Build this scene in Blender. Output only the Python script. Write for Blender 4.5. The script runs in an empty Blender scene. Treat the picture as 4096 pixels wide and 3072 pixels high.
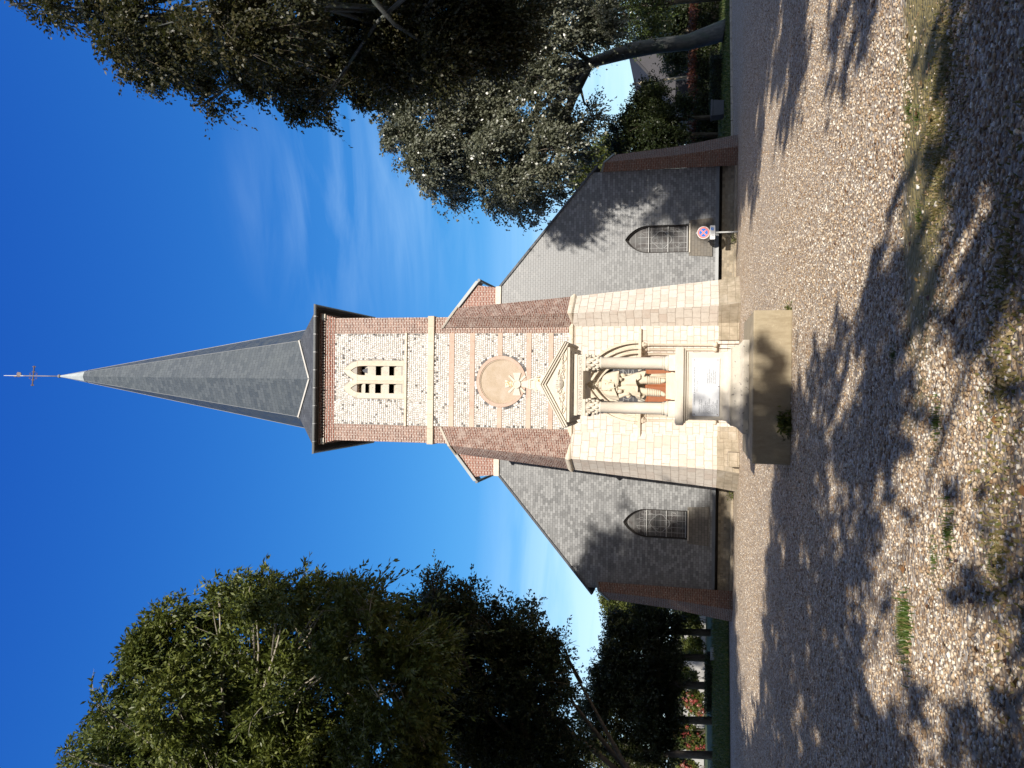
import bpy, bmesh, math, random
import numpy as np
from mathutils import Vector, Matrix
from mathutils.geometry import tessellate_polygon

S = bpy.context.scene
COL = S.collection
R = math.radians

# ------------------------------------------------------------------ camera, world, sun, exposure
PITCH, ROLL, EYE, FPX = R(13.38), R(0.7), 1.65, 3077.0     # the photograph lies on its side: camera rolled by 90 degrees
cam_d = bpy.data.cameras.new('camera')
cam_d.sensor_fit = 'HORIZONTAL'
cam_d.sensor_width = 36.0
cam_d.lens = FPX / 4096 * 36.0
cam_d.clip_start, cam_d.clip_end = 0.1, 2000.0
cam = bpy.data.objects.new('camera', cam_d)
COL.objects.link(cam)
fw = Vector((0, math.cos(PITCH), math.sin(PITCH)))
up0 = Vector((0, -math.sin(PITCH), math.cos(PITCH)))
rt0 = Vector((1, 0, 0))
cr, sr = math.cos(ROLL), math.sin(ROLL)
rt = rt0 * cr + up0 * sr
up = up0 * cr - rt0 * sr
rot = Matrix((-up, rt, -fw)).transposed()
cam.matrix_world = Matrix.Translation((0, 0, EYE)) @ rot.to_4x4()
S.camera = cam

SUN_EL, SUN_AZ = R(28.0), R(168.0)                          # azimuth clockwise from +Y: behind the viewer, slightly right
world = bpy.data.worlds.new('World')
S.world = world
world.use_nodes = True
sun_d = bpy.data.lights.new('sun', 'SUN')
sun_d.energy, sun_d.angle, sun_d.color = 5.0, R(0.53), (1.0, 0.93, 0.83)
sun = bpy.data.objects.new('sun', sun_d)
COL.objects.link(sun)
SUNV = Vector((math.sin(SUN_AZ) * math.cos(SUN_EL), math.cos(SUN_AZ) * math.cos(SUN_EL), math.sin(SUN_EL)))
sun.rotation_euler = (-SUNV).to_track_quat('-Z', 'Y').to_euler()
S.view_settings.view_transform = 'Standard'
S.view_settings.look = 'None'
S.view_settings.exposure = 0.35
S.view_settings.gamma = 1.0
S.render.engine = 'CYCLES'
S.cycles.max_bounces = 6
S.cycles.diffuse_bounces = 3
S.cycles.transparent_max_bounces = 8


def ray(x, y):
    """direction through a point (x, y) of the 4096 x 3072 frame"""
    u, v = (3072 - y) - 1536, 2048 - x
    a, b = u * cr - v * sr, u * sr + v * cr
    dx, t = a / FPX, b / FPX
    return dx, math.cos(PITCH) - t * math.sin(PITCH), math.sin(PITCH) + t * math.cos(PITCH)


def at(x, y, Y):
    d = ray(x, y)
    k = Y / d[1]
    return Vector((d[0] * k, Y, EYE + d[2] * k))


def gnd(x, y, z=0.0):
    d = ray(x, y)
    k = (z - EYE) / d[2]
    return Vector((d[0] * k, d[1] * k, z))


# ------------------------------------------------------------------ node helper
class NT:
    def __init__(s, tree):
        s.t = tree
        tree.nodes.clear()

    def n(s, typ, ins=None, **props):
        nd = s.t.nodes.new(typ)
        for k, v in props.items():
            setattr(nd, k, v)
        for k, v in (ins or {}).items():
            sock = nd.inputs[k]
            if isinstance(v, bpy.types.NodeSocket):
                s.t.links.new(v, sock)
            else:
                if hasattr(sock.default_value, '__len__') and hasattr(v, '__len__') and len(sock.default_value) == 4 and len(v) == 3:
                    v = (*v, 1.0)
                sock.default_value = v
        return nd

    def mix(s, f, a, b, blend='MIX'):
        nd = s.t.nodes.new('ShaderNodeMix')
        nd.data_type = 'RGBA'
        nd.blend_type = blend
        for i, v in ((0, f), (6, a), (7, b)):
            if isinstance(v, bpy.types.NodeSocket):
                s.t.links.new(v, nd.inputs[i])
            else:
                if hasattr(v, '__len__') and len(v) == 3:
                    v = (*v, 1.0)
                nd.inputs[i].default_value = v
        return nd.outputs[2]

    def ma(s, op, a, b=0.5, c=None, clamp=False):
        nd = s.t.nodes.new('ShaderNodeMath')
        nd.operation = op
        nd.use_clamp = clamp
        for i, v in enumerate((a, b, c)):
            if v is None:
                continue
            if isinstance(v, bpy.types.NodeSocket):
                s.t.links.new(v, nd.inputs[i])
            else:
                nd.inputs[i].default_value = v
        return nd.outputs[0]

    def ramp(s, f, pts, interp='LINEAR'):
        nd = s.t.nodes.new('ShaderNodeValToRGB')
        nd.color_ramp.interpolation = interp
        el = nd.color_ramp.elements
        while len(el) < len(pts):
            el.new(0.5)
        for e, (p, c) in zip(el, pts):
            e.position = p
            e.color = (c, c, c, 1) if not hasattr(c, '__len__') else (*c[:3], 1)
        s.t.links.new(f, nd.inputs[0])
        return nd.outputs[0]

    def noise(s, vec, scale, detail=4, rough=0.55, dist=0.0, color=False):
        nd = s.n('ShaderNodeTexNoise', {'Scale': scale, 'Detail': detail, 'Roughness': rough, 'Distortion': dist, 'Vector': vec})
        return nd.outputs[1 if color else 0]

    def out(s, col, rough=0.8, bump=None, bstr=0.4, bdist=0.01, metal=0.0, spec=0.5, **kw):
        p = s.n('ShaderNodeBsdfPrincipled', {'Base Color': col, 'Roughness': rough, 'Metallic': metal, 'Specular IOR Level': spec})
        if bump is not None:
            b = s.n('ShaderNodeBump', {'Strength': bstr, 'Distance': bdist, 'Height': bump})
            s.t.links.new(b.outputs[0], p.inputs['Normal'])
        o = s.n('ShaderNodeOutputMaterial', {'Surface': p.outputs[0]})
        return p


def new_mat(name):
    m = bpy.data.materials.new(name)
    m.use_nodes = True
    return m, NT(m.node_tree)


def uvn(g, sx=1.0, sy=1.0):
    u = g.n('ShaderNodeUVMap').outputs[0]
    if sx == 1.0 and sy == 1.0:
        return u
    return g.n('ShaderNodeMapping', {'Vector': u, 'Scale': (sx, sy, 1)}).outputs[0]


def objc(g):
    return g.n('ShaderNodeTexCoord').outputs['Object']


M = {}

# ------------------------------------------------------------------ sky
w = NT(world.node_tree)
sky = w.n('ShaderNodeTexSky', sky_type='NISHITA', sun_disc=False, sun_elevation=SUN_EL, sun_rotation=SUN_AZ,
          altitude=0.0, air_density=1.0, dust_density=0.35, ozone_density=2.6)
dirv = w.n('ShaderNodeTexCoord').outputs['Generated']
sp = w.n('ShaderNodeSeparateXYZ', {0: dirv})
# thin cirrus: noise drawn out sideways, kept to a patch of sky right of the spire and to low bands near the horizon
mp = w.n('ShaderNodeMapping', {'Vector': dirv, 'Scale': (1.5, 1.5, 11.0), 'Rotation': (0.0, R(-6), 0.0), 'Location': (0.35, 0, 0.2)}).outputs[0]
c1 = w.noise(mp, 2.2, 7, 0.55, 0.5)
patch = w.n('ShaderNodeVectorMath', {0: dirv, 1: (0.23, 0.89, 0.385)}, operation='DISTANCE').outputs['Value']
pm = w.ramp(patch, [(0.04, 1.0), (0.20, 0.0)])
cl = w.ma('MULTIPLY', w.ramp(c1, [(0.42, 0.0), (0.74, 1.0)]), pm)
cl = w.ma('MULTIPLY', cl, 0.26)
mp2 = w.n('ShaderNodeMapping', {'Vector': dirv, 'Scale': (1.3, 1.3, 13.0), 'Location': (1.1, 0, 0.0)}).outputs[0]
c2 = w.ramp(w.noise(mp2, 1.9, 6, 0.55, 0.4), [(0.34, 0.15), (0.62, 1.0)])
low = w.ramp(sp.outputs[2], [(0.08, 1.0), (0.27, 0.0)])
cl2 = w.ma('MULTIPLY', w.ma('MULTIPLY', c2, low), 0.95)
cloud = w.ma('MAXIMUM', cl, cl2)
sh = w.n('ShaderNodeSeparateColor', {0: sky.outputs[0]}, mode='HSV')
val = w.ma('MULTIPLY', w.ma('MULTIPLY', w.ma('POWER', sh.outputs[2], 0.55), 3.15), w.ramp(sp.outputs[2], [(0.74, 1.0), (0.92, 0.45)]))
sat = w.ma('MULTIPLY', sh.outputs[1], w.ma('MULTIPLY', 1.38, w.ma('MULTIPLY', w.ramp(sp.outputs[1], [(0.0, 0.62), (0.45, 1.0)]), w.ramp(sp.outputs[2], [(0.76, 1.0), (0.95, 0.72)]))), clamp=True)
hue = w.ma('ADD', sh.outputs[0], w.ramp(sp.outputs[2], [(0.30, 0.0), (0.75, 0.024)]))
hs = w.n('ShaderNodeCombineColor', {0: hue, 1: sat, 2: val}, mode='HSV').outputs[0]
skyc = w.mix(cloud, hs, (6.8, 9.6, 12.0))
bg = w.n('ShaderNodeBackground', {'Color': skyc, 'Strength': 0.085})
w.n('ShaderNodeOutputWorld', {'Surface': bg.outputs[0]})


# ------------------------------------------------------------------ materials
def m_brick(name, c1, c2, mort, wash, wamt, bw=0.23, rh=0.074, ms=0.013):
    m, g = new_mat(name)
    uv = uvn(g)
    d = g.noise(uv, 9.0, 2, 0.5, color=True)
    uv2 = g.n('ShaderNodeVectorMath', {0: uv, 1: g.n('ShaderNodeVectorMath', {0: d, 'Scale': 0.016}, operation='SCALE').outputs[0]}).outputs[0]
    b = g.n('ShaderNodeTexBrick', {'Vector': uv2, 'Color1': c1, 'Color2': c2, 'Mortar': mort, 'Scale': 1.0, 'Mortar Size': ms,
                                   'Mortar Smooth': 0.15, 'Bias': -0.1, 'Brick Width': bw, 'Row Height': rh})
    big = g.noise(uv, 2.8, 7, 0.72)
    fine = g.noise(uv, 38.0, 3, 0.6)
    col = g.mix(0.5, b.outputs[0], g.ramp(fine, [(0.25, 0.35), (0.75, 1.0)]), 'MULTIPLY')
    col = g.mix(g.ma('MULTIPLY', g.ramp(big, [(0.48, 0.0), (0.66, 1.0)]), wamt), col, wash)
    mid = g.noise(uv, 5.5, 5, 0.72)
    col = g.mix(0.75, col, g.ramp(mid, [(0.30, (0.60, 0.54, 0.52)), (0.55, (1.0, 1.0, 1.0)), (0.74, (1.45, 1.38, 1.32))]), 'MULTIPLY')
    spots = g.noise(uv, 13.0, 4, 0.7)
    col = g.mix(g.ma('MULTIPLY', g.ramp(spots, [(0.60, 0.0), (0.66, 1.0)]), wamt), col, (0.68, 0.63, 0.56))
    g.out(col, 0.88, g.ma('ADD', g.ma('MULTIPLY', b.outputs[1], 0.7), g.ma('MULTIPLY', fine, 0.5)), 0.6, 0.012)
    return m


M['brick'] = m_brick('brick', (0.155, 0.050, 0.030), (0.30, 0.125, 0.078), (0.76, 0.70, 0.62), (0.50, 0.36, 0.29), 0.6, ms=0.011)
M['brick_weathered'] = m_brick('brick_weathered', (0.15, 0.048, 0.030), (0.28, 0.115, 0.075), (0.58, 0.50, 0.43), (0.44, 0.35, 0.30), 0.95, ms=0.011)
M['brick_red'] = m_brick('brick_red', (0.25, 0.055, 0.028), (0.36, 0.11, 0.06), (0.72, 0.67, 0.60), (0.38, 0.20, 0.14), 0.35, ms=0.012)
M['brick_dark'] = m_brick('brick_dark', (0.15, 0.055, 0.035), (0.25, 0.10, 0.062), (0.30, 0.25, 0.20), (0.16, 0.13, 0.11), 0.6)  # darker brick copy: shadow on the end piers put into the colour


def m_ashlar(name, c1, c2, mort, stain, samt, bw, rh, ms=0.007, dirt=0.0):
    m, g = new_mat(name)
    uv = uvn(g)
    d = g.noise(uv, 5.0, 2, 0.5, color=True)
    uv2 = g.n('ShaderNodeVectorMath', {0: uv, 1: g.n('ShaderNodeVectorMath', {0: d, 'Scale': 0.05}, operation='SCALE').outputs[0]}).outputs[0]
    b = g.n('ShaderNodeTexBrick', {'Vector': uv2, 'Color1': c1, 'Color2': c2, 'Mortar': mort, 'Scale': 1.0, 'Mortar Size': ms,
                                   'Mortar Smooth': 0.1, 'Bias': 0.0, 'Brick Width': bw, 'Row Height': rh}, offset=0.45, squash=0.8, squash_frequency=3)
    b2 = g.n('ShaderNodeTexBrick', {'Vector': uv2, 'Color1': (0, 0, 0), 'Color2': (1, 1, 1), 'Mortar': (0.3, 0.3, 0.3), 'Scale': 1.0, 'Mortar Size': 0.0,
                                    'Brick Width': bw, 'Row Height': rh}, offset=0.45, squash=0.8, squash_frequency=3)
    big = g.noise(uv, 0.9, 6, 0.66)
    med = g.noise(uv, 6.0, 6, 0.7)
    fine = g.noise(uv, 45.0, 3, 0.6)
    col = g.mix(0.45, b.outputs[0], g.ramp(med, [(0.3, (0.62, 0.55, 0.48)), (0.6, (1, 1, 1))]), 'MULTIPLY')
    pick = g.ma('MULTIPLY', g.ramp(b2.outputs[0], [(0.55, 0.0), (0.8, 1.0)]), g.ramp(big, [(0.42, 0.1), (0.6, 1.0)]))
    col = g.mix(g.ma('MULTIPLY', pick, samt), col, stain)
    col = g.mix(g.ma('MULTIPLY', g.ramp(med, [(0.58, 0.0), (0.72, 1.0)]), samt * 0.7), col, (stain[0] * 0.75, stain[1] * 0.7, stain[2] * 0.62))
    if dirt:
        col = g.mix(g.ma('MULTIPLY', g.ramp(g.noise(uv, 2.4, 6, 0.7), [(0.35, 0.0), (0.65, 1.0)]), dirt), col, (0.24, 0.2, 0.135))
    g.out(col, 0.9, g.ma('ADD', g.ma('MULTIPLY', b.outputs[1], -0.8), g.ma('ADD', g.ma('MULTIPLY', fine, 0.25), g.ma('MULTIPLY', med, 0.5))), 0.55, 0.02)
    return m


M['ashlar'] = m_ashlar('ashlar', (0.74, 0.685, 0.605), (0.69, 0.625, 0.545), (0.36, 0.29, 0.23), (0.58, 0.46, 0.375), 0.5, 0.52, 0.32, 0.009)
M['ashlar_pink'] = m_ashlar('ashlar_pink', (0.73, 0.665, 0.59), (0.68, 0.605, 0.53), (0.37, 0.30, 0.24), (0.60, 0.48, 0.40), 0.55, 0.40, 0.26, 0.009)
M['rubble'] = m_ashlar('rubble', (0.55, 0.47, 0.36), (0.42, 0.35, 0.26), (0.30, 0.25, 0.18), (0.62, 0.56, 0.47), 0.5, 0.34, 0.30, 0.01, dirt=0.75)
M['flint_rubble'] = m_ashlar('flint_rubble', (0.46, 0.40, 0.31), (0.30, 0.26, 0.20), (0.40, 0.33, 0.24), (0.16, 0.14, 0.12), 0.7, 0.15, 0.12, 0.014, dirt=0.55)
M['trim_stone'] = m_ashlar('trim_stone', (0.70, 0.63, 0.51), (0.62, 0.54, 0.43), (0.42, 0.35, 0.27), (0.55, 0.44, 0.32), 0.45, 0.62, 3.0, 0.007)
M['band_stone'] = m_ashlar('band_stone', (0.60, 0.45, 0.36), (0.53, 0.38, 0.30), (0.42, 0.32, 0.25), (0.66, 0.54, 0.43), 0.55, 0.9, 3.0, 0.005)


def m_stone(name, base, var, rough=0.85, pits=0.0, scale=3.0, lichen=None, streak=False, bstr=0.35):
    m, g = new_mat(name)
    o = objc(g)
    big = g.noise(o, scale, 6, 0.65)
    fine = g.noise(o, 60.0, 4, 0.65)
    col = g.mix(g.ramp(big, [(0.3, 0.0), (0.7, 1.0)]), base, var)
    col = g.mix(0.3, col, g.ramp(fine, [(0.3, 0.6), (0.7, 1.0)]), 'MULTIPLY')
    if streak:
        st = g.noise(g.n('ShaderNodeMapping', {'Vector': o, 'Scale': (5.0, 5.0, 1.1)}).outputs[0], 1.6, 7, 0.72)
        col = g.mix(g.ramp(st, [(0.46, 0.0), (0.68, 0.7)]), col, (0.24, 0.19, 0.115))
        col = g.mix(g.ramp(g.noise(o, 9.0, 5, 0.7), [(0.60, 0.0), (0.70, 0.55)]), col, (0.50, 0.43, 0.30))
    if lichen:
        col = g.mix(g.ramp(g.noise(o, 16.0, 3, 0.6), [(0.63, 0.0), (0.66, 0.9)]), col, lichen)
    g.out(col, rough, g.ma('ADD', fine, g.ma('MULTIPLY', big, 0.6)), bstr, 0.008)
    return m


M['limestone'] = m_stone('limestone', (0.76, 0.70, 0.60), (0.66, 0.59, 0.49), scale=4.0)
M['limestone_worn'] = m_stone('limestone_worn', (0.62, 0.57, 0.48), (0.50, 0.45, 0.37), scale=5.0, lichen=(0.20, 0.18, 0.16))
M['statue'] = m_stone('statue_stone', (0.73, 0.65, 0.52), (0.62, 0.53, 0.40), scale=7.0, bstr=0.25)
M['concrete'] = m_stone('concrete', (0.44, 0.37, 0.255), (0.34, 0.28, 0.185), scale=2.2, streak=True)
M['disc_stone'] = m_stone('disc_stone', (0.56, 0.46, 0.36), (0.45, 0.35, 0.24), scale=2.5)
M['lead'] = m_stone('lead', (0.42, 0.45, 0.45), (0.32, 0.35, 0.355), rough=0.5, scale=3.0, bstr=0.1)
M['flash'] = m_stone('flashing', (0.62, 0.60, 0.55), (0.50, 0.46, 0.40), rough=0.6, scale=5.0, bstr=0.1)
M['zinc'] = m_stone('zinc', (0.20, 0.21, 0.215), (0.13, 0.14, 0.145), rough=0.42, scale=2.0, bstr=0.1)
M['dark'] = m_stone('dark_timber_and_shade', (0.035, 0.03, 0.027), (0.022, 0.02, 0.018), scale=3.0)  # dark timber; also the painted shadow gap at the slate foot
M['plaque'] = m_stone('plaque_marble', (0.74, 0.76, 0.79), (0.66, 0.68, 0.72), rough=0.35, scale=4.0, bstr=0.05)
M['iron'] = m_stone('iron', (0.10, 0.075, 0.07), (0.16, 0.10, 0.085), rough=0.6, scale=8.0, bstr=0.2)
M['rod'] = m_stone('rod_metal', (0.26, 0.24, 0.23), (0.18, 0.165, 0.16), rough=0.5, scale=8.0, bstr=0.1)
M['gold'] = m_stone('lichen_gold', (0.62, 0.44, 0.10), (0.55, 0.42, 0.2), scale=30.0)
M['letter'] = m_stone('letter_grey', (0.30, 0.31, 0.34), (0.25, 0.26, 0.28), scale=9.0, bstr=0.0)
M['letter_stone'] = m_stone('letter_stone', (0.20, 0.185, 0.17), (0.26, 0.24, 0.22), scale=9.0, bstr=0.0)
M['letter_plaque'] = m_stone('letter_plaque', (0.10, 0.11, 0.13), (0.16, 0.17, 0.2), scale=9.0, bstr=0.0)
M['white_paint'] = m_stone('white_paint', (0.80, 0.80, 0.80), (0.74, 0.74, 0.74), rough=0.35, scale=5.0, bstr=0.02)
M['sign_red'] = m_stone('sign_red', (0.78, 0.27, 0.22), (0.74, 0.24, 0.20), rough=0.35, scale=5.0, bstr=0.0)
M['sign_blue'] = m_stone('sign_blue', (0.01, 0.19, 0.70), (0.01, 0.17, 0.65), rough=0.35, scale=5.0, bstr=0.0)
M['galv'] = m_stone('galvanised', (0.48, 0.48, 0.47), (0.40, 0.40, 0.39), rough=0.45, scale=12.0, bstr=0.05)
M['door'] = m_stone('door_wood', (0.34, 0.105, 0.028), (0.26, 0.075, 0.02), rough=0.45, scale=6.0, bstr=0.15)
M['leadline'] = m_stone('window_lead', (0.36, 0.36, 0.355), (0.29, 0.29, 0.285), rough=0.5, scale=9.0, bstr=0.0)
M['bar_white'] = m_stone('window_bar', (0.52, 0.52, 0.505), (0.45, 0.45, 0.44), rough=0.5, scale=9.0, bstr=0.0)
M['house_wall'] = m_stone('house_render', (0.075, 0.072, 0.08), (0.06, 0.058, 0.065), scale=1.0)  # the shade on the gable is put into this dark grey
M['garden_wall'] = m_stone('garden_wall', (0.40, 0.39, 0.37), (0.33, 0.32, 0.30), scale=1.0)
M['house_roof'] = m_stone('house_roof', (0.05, 0.05, 0.056), (0.036, 0.036, 0.042), scale=2.0)
M['pole_wood'] = m_stone('pole_wood', (0.55, 0.48, 0.34), (0.40, 0.34, 0.24), scale=5.0)
M['grey_stone'] = m_stone('grey_stone', (0.13, 0.135, 0.15), (0.09, 0.095, 0.105), scale=4.0)
M['kerb'] = m_stone('kerb_stone', (0.42, 0.38, 0.32), (0.32, 0.28, 0.23), scale=3.0)

m, g = new_mat('window_glass')                       # dull protective glazing of the church windows
uv = uvn(g)
b = g.n('ShaderNodeTexBrick', {'Vector': uv, 'Color1': (0.105, 0.10, 0.098), 'Color2': (0.055, 0.048, 0.046), 'Mortar': (0.15, 0.15, 0.15), 'Scale': 1.0,
                               'Mortar Size': 0.004, 'Brick Width': 0.19, 'Row Height': 0.23})
gcol = g.mix(g.ramp(g.noise(uv, 3.0, 3, 0.5), [(0.45, 0.0), (0.6, 1.0)]), b.outputs[0], (0.11, 0.11, 0.108))
g.out(gcol, 0.4, spec=0.4)
M['glass'] = m
m, g = new_mat('dark_glass')
g.out(g.mix(g.noise(objc(g), 9.0, 4), (0.03, 0.03, 0.035), (0.075, 0.075, 0.08)), 0.35, spec=0.4)
M['dark_glass'] = m


def m_slate(name, c1, c2, bw, rh, rough, tintcol, tamt, grad=None):
    m, g = new_mat(name)
    uv = uvn(g)
    b = g.n('ShaderNodeTexBrick', {'Vector': uv, 'Color1': c1, 'Color2': c2, 'Mortar': tuple(c * 0.45 for c in c1), 'Scale': 1.0, 'Mortar Size': 0.006,
                                   'Mortar Smooth': 0.2, 'Brick Width': bw, 'Row Height': rh})
    b2 = g.n('ShaderNodeTexBrick', {'Vector': uv, 'Color1': (0, 0, 0), 'Color2': (1, 1, 1), 'Mortar': (0.4, 0.4, 0.4), 'Scale': 1.0, 'Mortar Size': 0.0,
                                    'Brick Width': bw, 'Row Height': rh})
    big = g.noise(uv, 0.5, 5, 0.6)
    fine = g.noise(uv, 30.0, 3, 0.6)
    col = g.mix(g.ma('MULTIPLY', g.ramp(big, [(0.4, 0.0), (0.68, 1.0)]), tamt), b.outputs[0], tintcol)
    col = g.mix(0.35, col, g.ramp(fine, [(0.3, 0.6), (0.75, 1.0)]), 'MULTIPLY')
    sep = g.n('ShaderNodeSeparateXYZ', {0: uv})
    saw = g.ma('FRACT', g.ma('DIVIDE', sep.outputs[1], rh))                 # each course stands proud at its lower edge
    h = g.ma('ADD', g.ma('MULTIPLY', saw, -0.8), g.ma('MULTIPLY', b2.outputs[0], 0.5))
    rr = g.ma('ADD', rough, g.ma('MULTIPLY', b2.outputs[0], 0.2))
    g.out(col, rr, h, 0.5, 0.012, spec=0.5)
    return m


M['slate_wall'] = m_slate('slate_wall', (0.145, 0.148, 0.15), (0.31, 0.315, 0.315), 0.19, 0.115, 0.38, (0.26, 0.265, 0.265), 0.25)
M['slate_spire'] = m_slate('slate_spire', (0.060, 0.074, 0.088), (0.098, 0.114, 0.128), 0.26, 0.17, 0.5, (0.105, 0.122, 0.122), 0.3)
M['slate_dark'] = m_slate('slate_skirt', (0.06, 0.065, 0.075), (0.09, 0.10, 0.115), 0.22, 0.13, 0.5, (0.08, 0.085, 0.1), 0.4)
M['shingle'] = m_slate('shingle_brown', (0.13, 0.118, 0.10), (0.20, 0.182, 0.155), 0.22, 0.13, 0.6, (0.20, 0.155, 0.10), 0.4)


def m_tint(name, stops, rough=0.8, bump=None):
    """colour carried by the stones or leaves themselves: face attribute 'tint' picks from a palette"""
    m, g = new_mat(name)
    a = g.n('ShaderNodeAttribute', attribute_name='tint', attribute_type='GEOMETRY').outputs['Fac']
    col = g.ramp(a, stops, 'LINEAR')
    o = objc(g)
    f = g.noise(o, 40.0, 3, 0.6)
    col = g.mix(0.3, col, g.ramp(f, [(0.3, 0.6), (0.7, 1.0)]), 'MULTIPLY')
    g.out(col, rough, f, 0.3, 0.006)
    return m


M['flint'] = m_tint('flint', [(0.0, (0.035, 0.035, 0.04)), (0.08, (0.16, 0.15, 0.15)), (0.2, (0.46, 0.42, 0.37)), (0.45, (0.66, 0.63, 0.58)), (1.0, (0.82, 0.80, 0.76))], 0.55)
M['mortar'] = m_stone('mortar', (0.36, 0.32, 0.28), (0.44, 0.40, 0.35), scale=3.0)
PEB = [(0.0, (0.11, 0.07, 0.04)), (0.22, (0.29, 0.18, 0.098)), (0.5, (0.47, 0.35, 0.225)), (0.70, (0.60, 0.495, 0.37)), (0.88, (0.86, 0.80, 0.69)), (1.0, (0.48, 0.43, 0.37))]
M['pebble'] = m_tint('pebble', PEB, 0.7)

m, g = new_mat('gravel')
o = objc(g)
v1 = g.n('ShaderNodeTexVoronoi', {'Vector': o, 'Scale': 24.0, 'Randomness': 1.0}, feature='F1')
sepc = g.n('ShaderNodeSeparateColor', {0: v1.outputs['Color']})
col = g.ramp(sepc.outputs[0], PEB)
col = g.mix(g.ramp(v1.outputs['Distance'], [(0.5, 0.0), (0.9, 0.6)]), col, (0.16, 0.115, 0.075))
v2 = g.n('ShaderNodeTexVoronoi', {'Vector': o, 'Scale': 61.0}, feature='F1')
col = g.mix(0.30, col, g.ramp(g.n('ShaderNodeSeparateColor', {0: v2.outputs['Color']}).outputs[1], PEB))
dirt = g.noise(o, 0.55, 6, 0.62)
col = g.mix(g.ramp(dirt, [(0.52, 0.0), (0.74, 0.45)]), col, (0.30, 0.21, 0.13))
st_ = g.n('ShaderNodeMapping', {'Vector': o, 'Location': (-2.3 * 0.36, -6.35 * 1.25, 0.0), 'Scale': (0.36, 1.25, 1.0)}).outputs[0]
sd = g.n('ShaderNodeVectorMath', {0: st_}, operation='LENGTH').outputs['Value']
wob = g.noise(o, 2.6, 6, 0.65)
msk = g.ramp(g.ma('ADD', sd, g.ma('MULTIPLY', g.ma('SUBTRACT', wob, 0.5), 1.6)), [(0.6, 0.9), (1.15, 0.0)])
col = g.mix(msk, col, g.mix(g.noise(o, 11.0, 5, 0.7), (0.16, 0.14, 0.04), (0.27, 0.215, 0.085)))
sp3 = g.n('ShaderNodeSeparateXYZ', {0: o})
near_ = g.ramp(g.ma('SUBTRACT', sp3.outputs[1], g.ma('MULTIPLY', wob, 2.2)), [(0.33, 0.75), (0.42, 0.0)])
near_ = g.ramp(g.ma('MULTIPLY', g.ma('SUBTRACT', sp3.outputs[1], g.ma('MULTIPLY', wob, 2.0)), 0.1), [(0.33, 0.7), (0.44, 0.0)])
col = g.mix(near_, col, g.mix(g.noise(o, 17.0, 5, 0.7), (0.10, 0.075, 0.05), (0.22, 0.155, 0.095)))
hh = g.ma('SUBTRACT', 1.0, v1.outputs['Distance'])
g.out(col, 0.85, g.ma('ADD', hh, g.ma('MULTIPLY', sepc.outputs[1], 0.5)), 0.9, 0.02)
M['gravel'] = m

m, g = new_mat('lawn')
o = objc(g)
col = g.mix(g.ramp(g.noise(o, 1.5, 5), [(0.35, 0.0), (0.7, 1.0)]), (0.026, 0.034, 0.007), (0.052, 0.066, 0.013))
col = g.mix(g.ramp(g.noise(o, 55.0, 3), [(0.4, 0.0), (0.7, 0.6)]), col, (0.10, 0.16, 0.04))
g.out(col, 0.9, g.noise(o, 80.0, 3), 0.8, 0.03)
M['lawn'] = m


def m_leaf(name, stops, trans=0.3, rough=0.45, spec=0.4):
    m, g = new_mat(name)
    a = g.n('ShaderNodeAttribute', attribute_name='tint', attribute_type='GEOMETRY').outputs['Fac']
    col = g.ramp(a, stops)
    p = g.n('ShaderNodeBsdfPrincipled', {'Base Color': col, 'Roughness': rough, 'Specular IOR Level': spec})
    t = g.n('ShaderNodeBsdfTranslucent', {'Color': g.mix(0.4, col, (0.11, 0.13, 0.02))})
    ms = g.n('ShaderNodeMixShader', {0: trans, 1: p.outputs[0], 2: t.outputs[0]})
    g.n('ShaderNodeOutputMaterial', {'Surface': ms.outputs[0]})
    return m


M['leaf_ash'] = m_leaf('leaf_ash', [(0.0, (0.036, 0.054, 0.010)), (0.5, (0.10, 0.122, 0.022)), (0.9, (0.195, 0.205, 0.045)), (1.0, (0.26, 0.23, 0.08))], 0.25)
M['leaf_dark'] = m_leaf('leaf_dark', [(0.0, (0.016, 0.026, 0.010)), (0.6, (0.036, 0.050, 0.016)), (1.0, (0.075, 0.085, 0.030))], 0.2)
M['leaf_beech'] = m_leaf('leaf_beech', [(0.0, (0.050, 0.056, 0.032)), (0.4, (0.115, 0.122, 0.078)), (0.85, (0.20, 0.205, 0.145)), (1.0, (0.34, 0.34, 0.27))], 0.2, 0.34, 0.7)  # pale end stop paints glints over the silvery leaf colour
M['leaf_copper'] = m_leaf('leaf_copper', [(0.0, (0.018, 0.022, 0.009)), (0.5, (0.040, 0.041, 0.015)), (0.85, (0.080, 0.066, 0.025)), (1.0, (0.16, 0.12, 0.05))], 0.25)
M['leaf_lime'] = m_leaf('leaf_lime', [(0.0, (0.018, 0.026, 0.008)), (0.6, (0.045, 0.055, 0.016)), (0.9, (0.10, 0.085, 0.03)), (1.0, (0.17, 0.09, 0.035))], 0.2)
M['leaf_bright'] = m_leaf('leaf_bright', [(0.0, (0.06, 0.085, 0.016)), (0.6, (0.115, 0.135, 0.030)), (1.0, (0.18, 0.18, 0.05))], 0.3)
M['leaf_glint'] = m_leaf('leaf_glint', [(0.0, (0.035, 0.060, 0.016)), (0.7, (0.085, 0.115, 0.030)), (0.93, (0.14, 0.16, 0.05)), (1.0, (0.55, 0.57, 0.50))], 0.2, 0.32, 0.6)  # near-white end stop paints glints into the green leaf colour
M['leaf_red'] = m_leaf('leaf_red', [(0.0, (0.06, 0.018, 0.012)), (0.6, (0.16, 0.045, 0.028)), (1.0, (0.24, 0.10, 0.05))], 0.25)
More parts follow.
